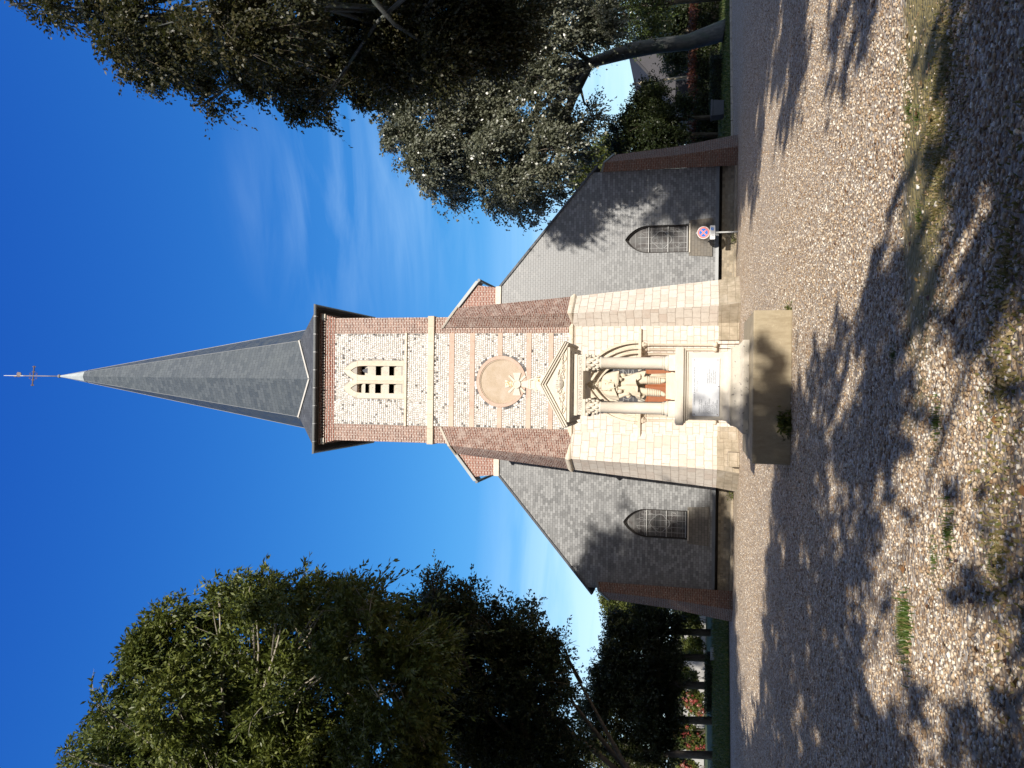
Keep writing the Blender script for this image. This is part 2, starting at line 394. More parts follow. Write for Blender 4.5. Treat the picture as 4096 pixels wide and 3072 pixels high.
M['petal_red'] = m_leaf('petal_red', [(0.0, (0.28, 0.045, 0.04)), (0.6, (0.48, 0.11, 0.085)), (1.0, (0.62, 0.36, 0.30))], 0.2)
M['petal_cream'] = m_leaf('petal_cream', [(0.0, (0.42, 0.30, 0.17)), (1.0, (0.66, 0.56, 0.42))], 0.2)
M['grass'] = m_leaf('grass_blade', [(0.0, (0.045, 0.085, 0.014)), (0.6, (0.085, 0.14, 0.025)), (1.0, (0.26, 0.22, 0.09))], 0.3)
M['grass_dry'] = m_leaf('grass_dry', [(0.0, (0.12, 0.13, 0.03)), (0.5, (0.24, 0.20, 0.075)), (1.0, (0.40, 0.30, 0.15))], 0.3)


def m_bark(name, c1, c2, moss=None):
    m, g = new_mat(name)
    o = objc(g)
    st = g.noise(g.n('ShaderNodeMapping', {'Vector': o, 'Scale': (4, 4, 1.2)}).outputs[0], 2.5, 6, 0.65)
    col = g.mix(g.ramp(st, [(0.35, 0.0), (0.65, 1.0)]), c1, c2)
    if moss:
        col = g.mix(g.ramp(g.noise(o, 1.3, 5, 0.6), [(0.5, 0.0), (0.65, 0.7)]), col, moss)
    g.out(col, 0.9, st, 0.7, 0.03)
    return m


M['bark_beech'] = m_bark('bark_beech', (0.06, 0.064, 0.062), (0.115, 0.118, 0.11), (0.065, 0.10, 0.068))
M['bark'] = m_bark('bark', (0.075, 0.06, 0.045), (0.15, 0.125, 0.095))
M['bark_pale'] = m_bark('bark_pale', (0.26, 0.23, 0.18), (0.38, 0.34, 0.27))


# ------------------------------------------------------------------ mesh builder
class MB:
    def __init__(s):
        s.v, s.f, s.t = [], [], []

    def add(s, vs, fs, tint=None):
        k = len(s.v)
        s.v += [tuple(p) for p in vs]
        s.f += [tuple(i + k for i in f) for f in fs]
        s.t += [0.5 if tint is None else tint] * len(fs)
        return s

    def box(s, x0, x1, y0, y1, z0, z1, tint=None):
        vs = [(x, y, z) for z in (z0, z1) for y in (y0, y1) for x in (x0, x1)]
        return s.add(vs, [(0, 2, 3, 1), (4, 5, 7, 6), (0, 1, 5, 4), (2, 6, 7, 3), (0, 4, 6, 2), (1, 3, 7, 5)], tint)

    def loft(s, rings, cap=True, closed=True):
        n = len(rings[0])
        vs = [p for r in rings for p in r]
        fs = []
        for k in range(len(rings) - 1):
            for i in range(n if closed else n - 1):
                j = (i + 1) % n
                fs.append((k * n + i, k * n + j, (k + 1) * n + j, (k + 1) * n + i))
        if cap:
            fs.append(tuple(range(n))[::-1])
            fs.append(tuple(range((len(rings) - 1) * n, len(rings) * n)))
        return s.add(vs, fs)

    def prism(s, outer, holes, y0, y1, back=True, hole_sides=True, outer_sides=True):
        """polygon in x,z with holes, from y0 (front) to y1"""
        loops = [outer] + list(holes)
        pts = [p for l in loops for p in l]
        tris = tessellate_polygon([[Vector((p[0], p[1], 0)) for p in l] for l in loops])
        n = len(pts)
        vs = [(p[0], y0, p[1]) for p in pts] + [(p[0], y1, p[1]) for p in pts]
        fs = [tuple(t) for t in tris]
        if back:
            fs += [tuple(i + n for i in t)[::-1] for t in tris]
        k = 0
        for li, l in enumerate(loops):
            m_ = len(l)
            if (li == 0 and outer_sides) or (li > 0 and hole_sides):
                for i in range(m_):
                    j = (i + 1) % m_
                    fs.append((k + i, k + j, k + j + n, k + i + n))
            k += m_
        return s.add(vs, fs)

    def tube(s, pts, rad, n=8, cap=True):
        pts = [Vector(p) for p in pts]
        if not hasattr(rad, '__len__'):
            rad = [rad] * len(pts)
        rings = []
        ref = None
        for i, p in enumerate(pts):
            d = (pts[min(i + 1, len(pts) - 1)] - pts[max(i - 1, 0)]).normalized()
            if ref is None:
                ref = Vector((1, 0, 0)) if abs(d.x) < 0.8 else Vector((0, 1, 0))
            a = (ref - d * ref.dot(d)).normalized()
            ref = a
            c = d.cross(a)
            rings.append([p + (a * math.cos(q) + c * math.sin(q)) * rad[i] for q in [2 * math.pi * k / n for k in range(n)]])
        return s.loft(rings, cap)

    def lathe(s, prof, cx, cy, n=20, ph=0.0):
        return s.loft([[(cx + r * math.cos(ph + 2 * math.pi * k / n), cy + r * math.sin(ph + 2 * math.pi * k / n), z) for k in range(n)] for r, z in prof])

    def square(s, prof, cx, cy):
        return s.loft([[(cx + a * h, cy + b * h, z) for a, b in ((-1, -1), (1, -1), (1, 1), (-1, 1))] for h, z in prof])

    def ball(s, c, r, n=10, m_=6):
        rings = [[(c[0] + r[0] * math.sin(t) * math.cos(q), c[1] + r[1] * math.sin(t) * math.sin(q), c[2] + r[2] * math.cos(t))
                  for q in [2 * math.pi * k / n for k in range(n)]] for t in [math.pi * (i + 0.5) / m_ for i in range(m_)][::-1]]
        return s.loft(rings)

    def build(s, name, mat, parent=None, smooth=False, bevel=0.0, tint=False):
        me = bpy.data.meshes.new(name)
        me.from_pydata(s.v, [], s.f)
        if tint:
            a = me.attributes.new('tint', 'FLOAT', 'FACE')
            a.data.foreach_set('value', np.array(s.t, 'f'))
        else:
            bm = bmesh.new()
            bm.from_mesh(me)
            bmesh.ops.recalc_face_normals(bm, faces=bm.faces)
            bm.to_mesh(me)
            bm.free()
        uv_box(me)
        me.materials.append(M[mat])
        if smooth:
            me.polygons.foreach_set('use_smooth', [True] * len(me.polygons))
        o = bpy.data.objects.new(name, me)
        COL.objects.link(o)
        if bevel:
            b_ = o.modifiers.new('bevel', 'BEVEL')
            b_.width, b_.segments, b_.limit_method, b_.angle_limit = bevel, 2, 'ANGLE', R(40)
        return put(o, parent)


def uv_box(me):
    n = len(me.loops)
    co = np.empty(len(me.vertices) * 3, 'f')
    me.vertices.foreach_get('co', co)
    co = co.reshape(-1, 3)
    vi = np.empty(n, 'i')
    me.loops.foreach_get('vertex_index', vi)
    tot = np.empty(len(me.polygons), 'i')
    me.polygons.foreach_get('loop_total', tot)
    nr = np.empty(len(me.polygons) * 3, 'f')
    me.polygons.foreach_get('normal', nr)
    nr = np.repeat(nr.reshape(-1, 3), tot, axis=0)
    p = co[vi]
    t = np.stack([-nr[:, 1], nr[:, 0], np.zeros(n, 'f')], 1)
    l = np.linalg.norm(t, axis=1)
    flat = l < 0.25
    t[~flat] /= l[~flat, None]
    t[flat] = (1, 0, 0)
    bt = np.cross(nr, t)
    bt[flat] = (0, 1, 0)
    uv = np.stack([(p * t).sum(1), (p * bt).sum(1)], 1) + 50.0
    layer = me.uv_layers.new(name='UVMap')
    layer.data.foreach_set('uv', uv.astype('f').ravel())


def put(o, parent):
    if parent is not None:
        o.parent = parent
        if parent.type == 'EMPTY':
            o.matrix_parent_inverse = Matrix.Translation(-parent.location)
    return o


def tag(o, label=None, cat=None, group=None, kind=None):
    if label:
        o['label'] = label
    if cat:
        o['category'] = cat
    if group:
        o['group'] = group
    if kind:
        o['kind'] = kind
    return o


def thing(name, loc, label, cat, group=None):
    o = bpy.data.objects.new(name, None)
    o.location = loc
    o.empty_display_size = 0.2
    COL.objects.link(o)
    return tag(o, label, cat, group)


def mesh_np(name, V, F, mat, parent=None, tint=None):
    """many small quads at once; V (n,3), F (m,4)"""
    me = bpy.data.meshes.new(name)
    me.vertices.add(len(V))
    me.vertices.foreach_set('co', V.astype('f').ravel())
    k = F.shape[1]
    me.loops.add(F.size)
    me.loops.foreach_set('vertex_index', F.astype('i').ravel())
    me.polygons.add(len(F))
    me.polygons.foreach_set('loop_start', np.arange(0, F.size, k, dtype='i'))
    me.polygons.foreach_set('loop_total', np.full(len(F), k, 'i'))
    if tint is not None:
        a = me.attributes.new('tint', 'FLOAT', 'FACE')
        a.data.foreach_set('value', tint.astype('f'))
    me.update(calc_edges=True)
    me.materials.append(M[mat])
    o = bpy.data.objects.new(name, me)
    COL.objects.link(o)
    return put(o, parent)


def text_mesh(name, body, mat, parent, width=None, height=None, loc=(0, 0, 0), align='CENTER', depth=0.003, rz=0.0, xscale=1.0):
    cu = bpy.data.curves.new(name, 'FONT')
    cu.body = body
    cu.align_x = align
    cu.size = height
    cu.extrude = depth
    cu.resolution_u = 3
    cu.space_line = 1.0
    tmp = bpy.data.objects.new('tmp_text', cu)
    COL.objects.link(tmp)
    dg = bpy.context.evaluated_depsgraph_get()
    dg.update()
    me = bpy.data.meshes.new_from_object(tmp.evaluated_get(dg))
    bpy.data.objects.remove(tmp)
    xs = [v.co.x for v in me.vertices]
    sx = (width / (max(xs) - min(xs))) if width else xscale
    for v in me.vertices:
        x, y, z = v.co
        v.co = (loc[0] + x * sx, loc[1] - z, loc[2] + y)
    me.materials.clear()
    me.materials.append(M[mat])
    o = bpy.data.objects.new(name, me)
    COL.objects.link(o)
    return put(o, parent)


# ------------------------------------------------------------------ ground
def sheet(name, nx, ny, x0, x1, y0, y1, zf, mat):
    xs, ys = np.linspace(x0, x1, nx), np.linspace(y0, y1, ny)
    X, Y = np.meshgrid(xs, ys)
    V = np.stack([X.ravel(), Y.ravel(), zf(X, Y).ravel()], 1)
    i = np.arange((ny - 1) * nx).reshape(ny - 1, nx)[:, :-1].ravel()
    F = np.stack([i, i + 1, i + nx + 1, i + nx], 1)
    return mesh_np(name, V, F, mat)


tag(sheet('gravel_ground', 121, 121, -300, 300, -300, 300, lambda x, y: x * 0, 'gravel'), kind='structure')

# lawns rise gently from the edge of the gravel
def lawn(name, poly_fn, x0, x1, rise, y1):
    nx, ny = 60, 30
    xs = np.linspace(x0, x1, nx)
    V = []
    for j in range(ny):
        for x in xs:
            e = poly_fn(x)
            y = e + (y1 - e) * (j / (ny - 1)) ** 2
            z = 0.03 + rise * min(1.0, (y - e) / 9.0) + 0.03 * math.sin(x * 1.3 + y * 0.7)
            V.append((x, y, z if j else -0.05))
    V = np.array(V)
    i = np.arange((ny - 1) * nx).reshape(ny - 1, nx)[:, :-1].ravel()
    o = mesh_np(name, V, np.stack([i, i + 1, i + nx + 1, i + nx], 1), 'lawn')
    return tag(o, kind='structure')


lawn('lawn', lambda x: 37.5 + 0.55 * (x + 9.0) if x > -30 else 26.0, -80, -9.3, 0.55, 140)
lawn('lawn', lambda x: 38.2 + 0.45 * (x - 11.0), 10.9, 90, 0.35, 150)
kb = MB()
for i in range(34):
    x = 11.0 + i * 1.0
    y = 38.05 + 0.45 * (x - 11.0)
    kb.loft([[(x, y, z), (x + 0.97, y + 0.437, z), (x + 0.97, y + 0.577, z), (x, y + 0.14, z)] for z in (-0.05, 0.10)])
tag(kb.build('kerb', 'kerb', bevel=0.01), kind='structure')

rng = np.random.default_rng(7)


def rot_rand(n, rng):
    q = rng.normal(size=(n, 4))
    q /= np.linalg.norm(q, axis=1)[:, None]
    a, b, c, d = q.T
    return np.stack([np.stack([1 - 2 * (c * c + d * d), 2 * (b * c - a * d), 2 * (b * d + a * c)], 1),
                     np.stack([2 * (b * c + a * d), 1 - 2 * (b * b + d * d), 2 * (c * d - a * b)], 1),
                     np.stack([2 * (b * d - a * c), 2 * (c * d + a * b), 1 - 2 * (b * b + c * c)], 1)], 1)


def pebbles():
    n = 190000
    y = 3.6 + (31.0 - 3.6) * rng.random(n) ** 1.6
    x = (rng.random(n) * 2 - 1) * (0.56 * y + 0.6)
    keep = ~((np.abs(x) < 1.38) & (y > 14.25) & (y < 17.1)) & ~((np.abs(x) < 4.5) & (y > 29.8))
    wv = 0.5 * np.sin(x * 3.1 + 1.7 * np.sin(y * 2.3)) + 0.5 * np.sin(y * 4.3 + x * 1.9)
    ds = np.hypot((x - 2.3) * 0.36, (y - 6.35) * 1.25) + 0.35 * wv
    keep &= ~((ds < 0.75) & (rng.random(n) < 0.88)) & ~((y < 4.9 + 0.3 * wv) & (rng.random(n) < 0.6))
    lo = 0.5 + 0.25 * np.sin(x * 0.9 + 1.3 * np.sin(y * 0.35)) + 0.25 * np.sin(y * 0.6 + 0.8 * np.sin(x * 0.7 + 2))
    keep &= rng.random(n) < 0.45 + 0.65 * lo
    x, y = x[keep], y[keep]
    n = len(x)
    sz = 0.0065 + 0.0125 * rng.random(n) ** 2.2 + 0.009 * (rng.random(n) > 0.97)
    base = np.array([(a, b, c) for c in (-1, 1) for b in (-1, 1) for a in (-1, 1)], float) * 0.62
    P = base[None] * (0.7 + 0.6 * rng.random((n, 8, 3)))
    P = np.einsum('nij,nkj->nki', rot_rand(n, rng), P)
    P *= sz[:, None, None] * np.array([1.25, 1.0, 0.6])
    ang = rng.random(n) * 6.28
    ca, sa = np.cos(ang), np.sin(ang)
    Q = P.copy()
    Q[:, :, 0] = P[:, :, 0] * ca[:, None] - P[:, :, 1] * sa[:, None]
    Q[:, :, 1] = P[:, :, 0] * sa[:, None] + P[:, :, 1] * ca[:, None]
    Q += np.stack([x, y, sz * 0.25], 1)[:, None, :]
    f = np.array([(0, 2, 3, 1), (4, 5, 7, 6), (0, 1, 5, 4), (2, 6, 7, 3), (0, 4, 6, 2), (1, 3, 7, 5)])
    F = (np.arange(n)[:, None, None] * 8 + f[None]).reshape(-1, 4)
    t = np.repeat(np.clip(rng.beta(2.2, 1.6, n), 0, 1), 6)
    o = mesh_np('loose_gravel', Q.reshape(-1, 3), F, 'pebble', None, t)
    tag(o, 'loose cream brown and white flint pebbles over the gravel square', 'gravel', kind='stuff')


pebbles()

# ------------------------------------------------------------------ church
XC, TF, TB, TH = 0.12, 31.1, 36.4, 2.68
church = thing('church', (XC, TF, 0), 'brick and flint church with slate spire and slate hung side gables', 'church')


def arch(cx, z0, half, zs, zapex, n=10):
    """pointed arch outline in x,z, from bottom left round to bottom right"""
    rise = zapex - zs
    r = (half * half + rise * rise) / (2 * half)
    a_end = math.acos((r - half) / r)
    left = [(cx - half + r - r * math.cos(a_end * k / n), zs + r * math.sin(a_end * k / n)) for k in range(n + 1)]
    right = [(2 * cx - x, z) for x, z in left[:-1]][::-1]
    return [(cx - half, z0)] + left + right + [(cx + half, z0)]


def circle(cx, cz, r, n=40):
    return [(cx + r * math.cos(2 * math.pi * k / n), cz + r * math.sin(2 * math.pi * k / n)) for k in range(n)]


LX, RX = XC - 0.385, XC + 0.385
lan = [arch(LX, 13.86, 0.205, 15.75, 16.28), arch(RX, 13.86, 0.205, 15.75, 16.28)]
def surround_outline():
    a = arch(LX, 13.80, 0.43, 15.75, 16.62)
    b = arch(RX, 13.80, 0.43, 15.75, 16.62)
    la = [p for p in a if p[0] <= XC - 0.004]
    rb = [p for p in b if p[0] >= XC + 0.004]
    return la + rb
sur = surround_outline()
hole = [(XC - 0.70, 13.95), (XC - 0.70, 16.0), (XC + 0.70, 16.0), (XC + 0.70, 13.95)][::-1]

# tower shell in brick: front with the belfry hole, then the three other sides
tw = MB()
outer = [(XC - TH, 6.6), (XC + TH, 6.6), (XC + TH, 17.45), (XC - TH, 17.45)]
tw.prism(outer, [hole], TF, TF + 0.5, outer_sides=False)
tw.box(XC - TH, XC - TH + 0.5, TF + 0.501, TB, 6.6, 17.45)
tw.box(XC + TH - 0.5, XC + TH, TF + 0.501, TB, 6.6, 17.45)
tw.box(XC - TH + 0.501, XC + TH - 0.501, TB - 0.5, TB - 0.002, 6.6, 17.45)
tw.add([(XC - TH, TF, 6.6), (XC - TH, TF, 17.45), (XC - TH, TF + 0.5, 17.45), (XC - TH, TF + 0.5, 6.6)], [(0, 1, 2, 3)])
tw.add([(XC + TH, TF, 6.6), (XC + TH, TF, 17.45), (XC + TH, TF + 0.5, 17.45), (XC + TH, TF + 0.5, 6.6)], [(0, 1, 2, 3)])
tower = tw.build('tower_wall', 'brick', church)
MB().box(XC - TH + 0.51, XC + TH - 0.51, TF + 0.9, TB - 0.51, 13.0, 13.1).build('belfry_floor', 'dark', tower)

# flint panel: mortar bed with the stones set in courses
PL, PR_, PB, PT = XC - 1.96, XC + 2.0, 6.62, 17.06
ring_c = (0.10, 9.50)
fl = MB()
mort = MB()
mort.prism([(PL, PB), (PR_, PB), (PR_, PT), (PL, PT)], [hole], TF - 0.012, TF + 0.01, back=False)
panel = mort.build('flint_panel', 'mortar', tower)
rr = random.Random(3)
bands = [(6.62, 6.66), (7.31, 7.50), (8.23, 8.43), (9.46, 9.66), (10.66, 10.87), (11.56, 11.78), (12.46, 12.74), (13.66, 13.80)]
SURP = [Vector((x, z)) for x, z in sur]
def in_poly(x, z, P):
    c = False
    j = len(P) - 1
    for i in range(len(P)):
        if (P[i][1] > z) != (P[j][1] > z) and x < (P[j][0] - P[i][0]) * (z - P[i][1]) / (P[j][1] - P[i][1]) + P[i][0]:
            c = not c
        j = i
    return c
edges = [PB] + [e for b_ in bands[1:] for e in b_] + [PT]
z = PB
while z < PT - 0.05:
    # next course, fitted between stone bands
    inband = [b_ for b_ in bands if b_[0] - 0.02 <= z < b_[1]]
    if inband:
        z = inband[0][1]
        continue
    nb = min([b_[0] for b_ in bands if b_[0] > z + 0.02] + [PT])
    k = max(1, round((nb - z) / 0.092))
    h = (nb - z) / k
    for c in range(k):
        z0 = z + c * h
        x = PL + 0.01
        while x < PR_ - 0.03:
            wd = min(0.065 + 0.055 * rr.random(), PR_ - x)
            cx, cz = x + wd / 2, z0 + h / 2
            dr = math.hypot(cx - ring_c[0], cz - ring_c[1])
            x0_, x = x, x + wd
            if wd < 0.05 or dr < 1.17 or in_poly(cx, cz, sur) or in_poly(x0_, cz, sur) or in_poly(x, cz, sur):
                continue
            edge = cx - PL < 0.10 or PR_ - cx < 0.10
            nearwin = in_poly(cx - 0.12, cz, sur) or in_poly(cx + 0.12, cz, sur) or in_poly(cx, cz - 0.12, sur)
            course = 16.60 < cz < 16.70
            t = 0.5 + 0.5 * rr.random() ** 0.7
            pk = 0.014
            if edge or nearwin or course or (12.30 < cz < 12.46) or cz > PT - 0.12 or (abs(cz - 13.85) < 0.06):
                pk = 0.30
            if rr.random() < pk:
                t = 0.10 * rr.random()
            elif rr.random() < 0.10:
                t = 0.22 + 0.22 * rr.random()
            gp = 0.009
            j_ = lambda: (rr.random() - 0.5) * 0.022
            q = [(x0_ + gp + j_(), z0 + gp + j_()), (x - gp + j_(), z0 + gp + j_()), (x - gp + j_(), z0 + h - gp + j_()), (x0_ + gp + j_(), z0 + h - gp + j_())]
            pr_ = 0.012 + 0.022 * rr.random()
            mid = (sum(p[0] for p in q) / 4, sum(p[1] for p in q) / 4)
            ft = [(mid[0] + (p[0] - mid[0]) * 0.78, mid[1] + (p[1] - mid[1]) * 0.78) for p in q]
            vs = [(p[0], TF - 0.011, p[1]) for p in q] + [(p[0], TF - 0.012 - pr_ * (0.7 + 0.6 * rr.random()), p[1]) for p in ft]
            fl.add(vs, [(4, 5, 6, 7), (0, 1, 5, 4), (1, 2, 6, 5), (2, 3, 7, 6), (3, 0, 4, 7)], t)
    z = nb
# the ring of dark squared flints about the roundel
for i in range(64):
    a0, a1 = 2 * math.pi * (i + 0.06) / 64, 2 * math.pi * (i + 0.94) / 64
    q = [(ring_c[0] + r * math.cos(a), ring_c[1] + r * math.sin(a)) for a, r in ((a0, 1.085), (a1, 1.085), (a1, 1.175), (a0, 1.175))]
    fl.add([(p[0], TF - 0.011, p[1]) for p in q] + [(p[0], TF - 0.034, p[1]) for p in q],
           [(4, 5, 6, 7), (0, 1, 5, 4), (1, 2, 6, 5), (2, 3, 7, 6), (3, 0, 4, 7)], 0.08 * rr.random() if rr.random() < 0.62 else 0.3 + 0.5 * rr.random())
fl.build('flint', 'flint', panel, tint=True)

# stone bands across the panel (cut short round the roundel), string course and sill
for i, (z0, z1) in enumerate(bands[1:]):
    mb = MB()
    if i == 5:
        mb.box(XC - TH - 0.05, XC + TH + 0.05, TF - 0.09, TF + 0.6, z0, z1)
        mb.box(XC - TH - 0.05, XC - TH + 0.3, TF + 0.601, TB, z0, z1)
        mb.box(XC + TH - 0.3, XC + TH + 0.05, TF + 0.601, TB, z0, z1)
        mb.build('string_course', 'trim_stone', tower, bevel=0.015)
    elif i == 6:
        mb.loft([[(x, y, zz) for x, y, zz in ((PL - 0.02, TF, z0), (PR_ + 0.02, TF, z0), (PR_ + 0.02, TF + 0.001, z1), (PL - 0.02, TF + 0.001, z1))],
                 [(PL - 0.02, TF - 0.10, z0 + 0.02), (PR_ + 0.02, TF - 0.10, z0 + 0.02), (PR_ + 0.02, TF - 0.05, z1), (PL - 0.02, TF - 0.05, z1)]])
        mb.build('sill_course', 'trim_stone', tower, bevel=0.01)
    else:
        zc = (z0 + z1) / 2
        d2 = 1.07 ** 2 - (zc - ring_c[1]) ** 2
        if d2 > 0:
            hw = math.sqrt(d2)
            mb.box(PL, ring_c[0] - hw - 0.004, TF - 0.05, TF, z0, z1)
            mb.box(ring_c[0] + hw + 0.004, PR_, TF - 0.05, TF, z0, z1)
        else:
            mb.box(PL, PR_, TF - 0.05, TF, z0, z1)
        mb.build('stone_band', 'band_stone', tower, bevel=0.01)

# roundel
rd = MB()
rd.prism(circle(*ring_c, 1.07, 48), [circle(*ring_c, 0.93, 48)[::-1]], TF - 0.07, TF)
roundel = rd.build('roundel', 'band_stone', tower, bevel=0.012)
MB().prism(circle(*ring_c, 0.935, 48), [], TF - 0.018, TF - 0.013).build('blank_disc', 'disc_stone', tower)
mr = MB()
mr.prism(circle(*ring_c, 0.928, 48), [circle(*ring_c, 0.885, 48)[::-1]], TF - 0.045, TF - 0.014)
mr.build('moulding', 'disc_stone', roundel, bevel=0.01)

# belfry window: stone surround with two lancets and sloping stone louvres
sm = MB()
sm.prism(sur, [l[::-1] for l in lan], TF - 0.055, TF + 0.42)
belfry = sm.build('belfry_window', 'trim_stone', church, bevel=0.012)
for cx, levels in ((LX, [(15.62, 15.72), (15.16, 15.34), (14.52, 14.76), (13.87, 14.16)]), (RX, [(15.14, 15.50), (14.52, 14.76), (13.87, 14.16)])):
    for z0, z1 in levels:
        MB().loft([[(cx - 0.204, TF + 0.02, z0), (cx + 0.204, TF + 0.02, z0), (cx + 0.204, TF + 0.36, z0 + 0.32), (cx - 0.204, TF + 0.36, z0 + 0.32)],
                   [(cx - 0.204, TF + 0.02, z1), (cx + 0.204, TF + 0.02, z1), (cx + 0.204, TF + 0.36, z1 + 0.3), (cx - 0.204, TF + 0.36, z1 + 0.3)]]
                  ).build('louvre', 'limestone_worn', belfry)
wm = MB()
pts = [(RX - 0.14, 15.50), (RX + 0.14, 15.50), (RX + 0.02, 15.78), (RX - 0.05, 15.74)]
wm.prism(pts, [], TF + 0.05, TF + 0.055)
wm.build('bird_mesh', 'grey_stone', belfry)

# corbelled brick head under the eaves
cb = MB()
for z0, z1, p in ((17.06, 17.16, 0.03), (17.16, 17.26, 0.055), (17.26, 17.36, 0.08), (17.36, 17.46, 0.11), (17.62, 17.72, 0.20)):
    cb.box(XC - TH - p, XC + TH + p, TF - p, TB + p, z0, z1 - 0.002)
corb = cb.build('corbel_table', 'brick_red', church)
dn = MB()
for side in range(3):
    for i in range(44):
        a = -TH - 0.1 + (2 * TH + 0.2) * (i + 0.15) / 44
        b_ = a + (2 * TH + 0.2) / 44 * 0.62
        if side == 0:
            dn.box(XC + a, XC + b_, TF - 0.17, TF + 0.1, 17.46, 17.62)
        else:
            sx = 1 if side == 1 else -1
            xx = XC + sx * (TH + 0.03)
            dn.box(min(xx, xx + sx * 0.14), max(xx, xx + sx * 0.14), TF + TH + a, TF + TH + b_, 17.46, 17.62)
dn.build('dentil', 'brick', corb)
for sx in (-1, 1):
    MB().box(XC + sx * 2.72 - 0.13, XC + sx * 2.72 + 0.13, TF - 0.19, TF + 0.06, 17.46, 17.615).build('corner_stone', 'limestone', corb)

# eaves: boarded soffit, gutter, skirt roof and spire
EH, EZ, SY = 3.12, 17.75, 33.75
EX0, EX1, EY0, EY1 = XC - EH, XC + EH, SY - EH, SY + EH
MB().box(EX0 + 0.05, EX1 - 0.05, EY0 + 0.05, EY1 - 0.05, EZ - 0.028, EZ + 0.02).build('soffit', 'dark', church)
gt = MB()
prof = [(0.0, 0.0), (-0.02, -0.05), (-0.07, -0.08), (-0.12, -0.05), (-0.14, 0.02), (-0.13, 0.03), (-0.01, 0.03)]
corners = [(-1, -1), (1, -1), (1, 1), (-1, 1)]
gt.loft([[(XC + a * (EH - px), SY + b_ * (EH - px), EZ + 0.02 + pz) for px, pz in prof] for a, b_ in corners + [corners[0]]], cap=False)
for a in (-1, 1):
    pass
gutter = gt.build('gutter', 'zinc', church)
gj = MB()
for i in range(8):
    x = XC - EH + 0.4 + i * (2 * EH - 0.8) / 7
    gj.box(x - 0.02, x + 0.02, EY0 - 0.16, EY0 + 0.02, EZ - 0.075, EZ + 0.03)
gj.build('bracket', 'zinc', gutter)

APEX, KS = 34.2, 1.12
def RO(z):
    return 0.165 * (APEX - z)
sk = MB()
sk.square([(EH + 0.03, EZ + 0.03), (EH - 0.25, EZ + 0.24), (EH - 0.75, EZ + 0.80), (EH - 1.95, EZ + KS * 1.95)], XC, SY)
skirt = sk.build('skirt_roof', 'slate_dark', church)
oc = MB()
zs_ = [18.0, 20.0, 23.0, 26.0, 29.0, 32.37]
oc.loft([[(XC + RO(z) * math.sin(k * math.pi / 4), SY - RO(z) * math.cos(k * math.pi / 4), z) for k in range(8)] for z in zs_])
spire = oc.build('spire', 'slate_spire', church)
lc = MB()
lc.loft([[(XC + (RO(z) + 0.012) * math.sin(k * math.pi / 4), SY - (RO(z) + 0.012) * math.cos(k * math.pi / 4), z) for k in range(8)] for z in (32.33, 33.1, 33.75, 34.02)])
lc.build('lead_cap', 'lead', spire)
for k in (1, 7, 2, 6):
    hp = MB()
    a = k * math.pi / 4
    hp.tube([(XC + (RO(z) + 0.0) * math.sin(a), SY - (RO(z) + 0.0) * math.cos(a), z) for z in (19.4 if k % 2 else 19.7, 32.3)], 0.016, 6)
    hp.build('hip_roll', 'zinc', spire)
fm = MB()
for q in range(4):
    a = q * math.pi / 2
    ca, sa = math.cos(a), math.sin(a)
    P0, P1 = (0.0, -2.622, 18.31), [(s_ * 1.738, -1.738, 19.30) for s_ in (-1, 1)]
    for s_, p1 in zip((-1, 1), P1):
        up_ = Vector((0, 0.09, 0.11))
        out_ = Vector((s_ * 0.02, -0.035, 0.01))
        a_, b_ = Vector(P0) + out_, Vector(p1) + out_
        vs = [a_ - up_ * 0.45, b_ - up_ * 0.45, b_ + up_ * 0.75, a_ + up_ * 0.75]
        vs = [Vector((v.x * ca - v.y * sa, v.x * sa + v.y * ca, v.z)) for v in vs]
        inn = [Vector((v.x * 0.96, v.y * 0.96, v.z - 0.02)) for v in vs]
        fm.add([(XC + v.x, SY + v.y, v.z) for v in vs + inn], [(0, 1, 2, 3), (0, 1, 5, 4), (1, 2, 6, 5), (2, 3, 7, 6), (3, 0, 4, 7)])
fm.build('flashing', 'flash', spire)

# ball, iron cross and weathercock
cx_ = MB()
cx_.ball((XC, SY, 34.08), (0.10, 0.10, 0.09))
cx_.tube([(XC, SY, 33.9), (XC, SY, 36.35)], 0.028, 8)
cross = cx_.build('finial_rod', 'rod', spire, smooth=True)
ar = MB()
a0, a1 = Vector((XC - 0.53, SY - 0.15, 35.63)), Vector((XC + 0.53, SY + 0.15, 35.83))
ar.tube([a0, a1], 0.035, 6)
dd = (a1 - a0).normalized()
for t in (0.04, 0.30, 0.70, 0.96):
    p = a0.lerp(a1, t)
    for s_ in (-1, 1):
        ar.ball(p + Vector((0, 0, s_ * 0.075)), (0.035, 0.02, 0.035), 6, 4)
for s1 in (-1, 1):
    for s2 in (-1, 1):
        c_ = Vector((XC, SY, 35.73)) + dd * (s1 * 0.12) + Vector((0, 0, s2 * 0.2))
        ar.tube([c_ + dd * (0.05 * math.cos(q)) + Vector((0, 0, 0.05 * math.sin(q))) for q in [k * 0.9 for k in range(7)]], 0.014, 5)
ar.build('cross_arm', 'iron', spire)
ck = MB()
ck.ball((XC + 0.02, SY, 36.66), (0.10, 0.03, 0.17), 10, 6)
ck.ball((XC - 0.03, SY, 36.9), (0.045, 0.025, 0.09), 8, 5)
ck.prism([(XC - 0.02, 36.48), (XC + 0.17, 36.52), (XC + 0.20, 36.72), (XC + 0.11, 36.80), (XC + 0.05, 36.68)], [], SY - 0.015, SY + 0.015)
ck.build('weathercock', 'iron', spire)
MB().tube([(XC, SY, 36.35), (XC, SY, 37.62)], [0.025, 0.018], 6).build('lightning_rod', 'bar_white', spire)

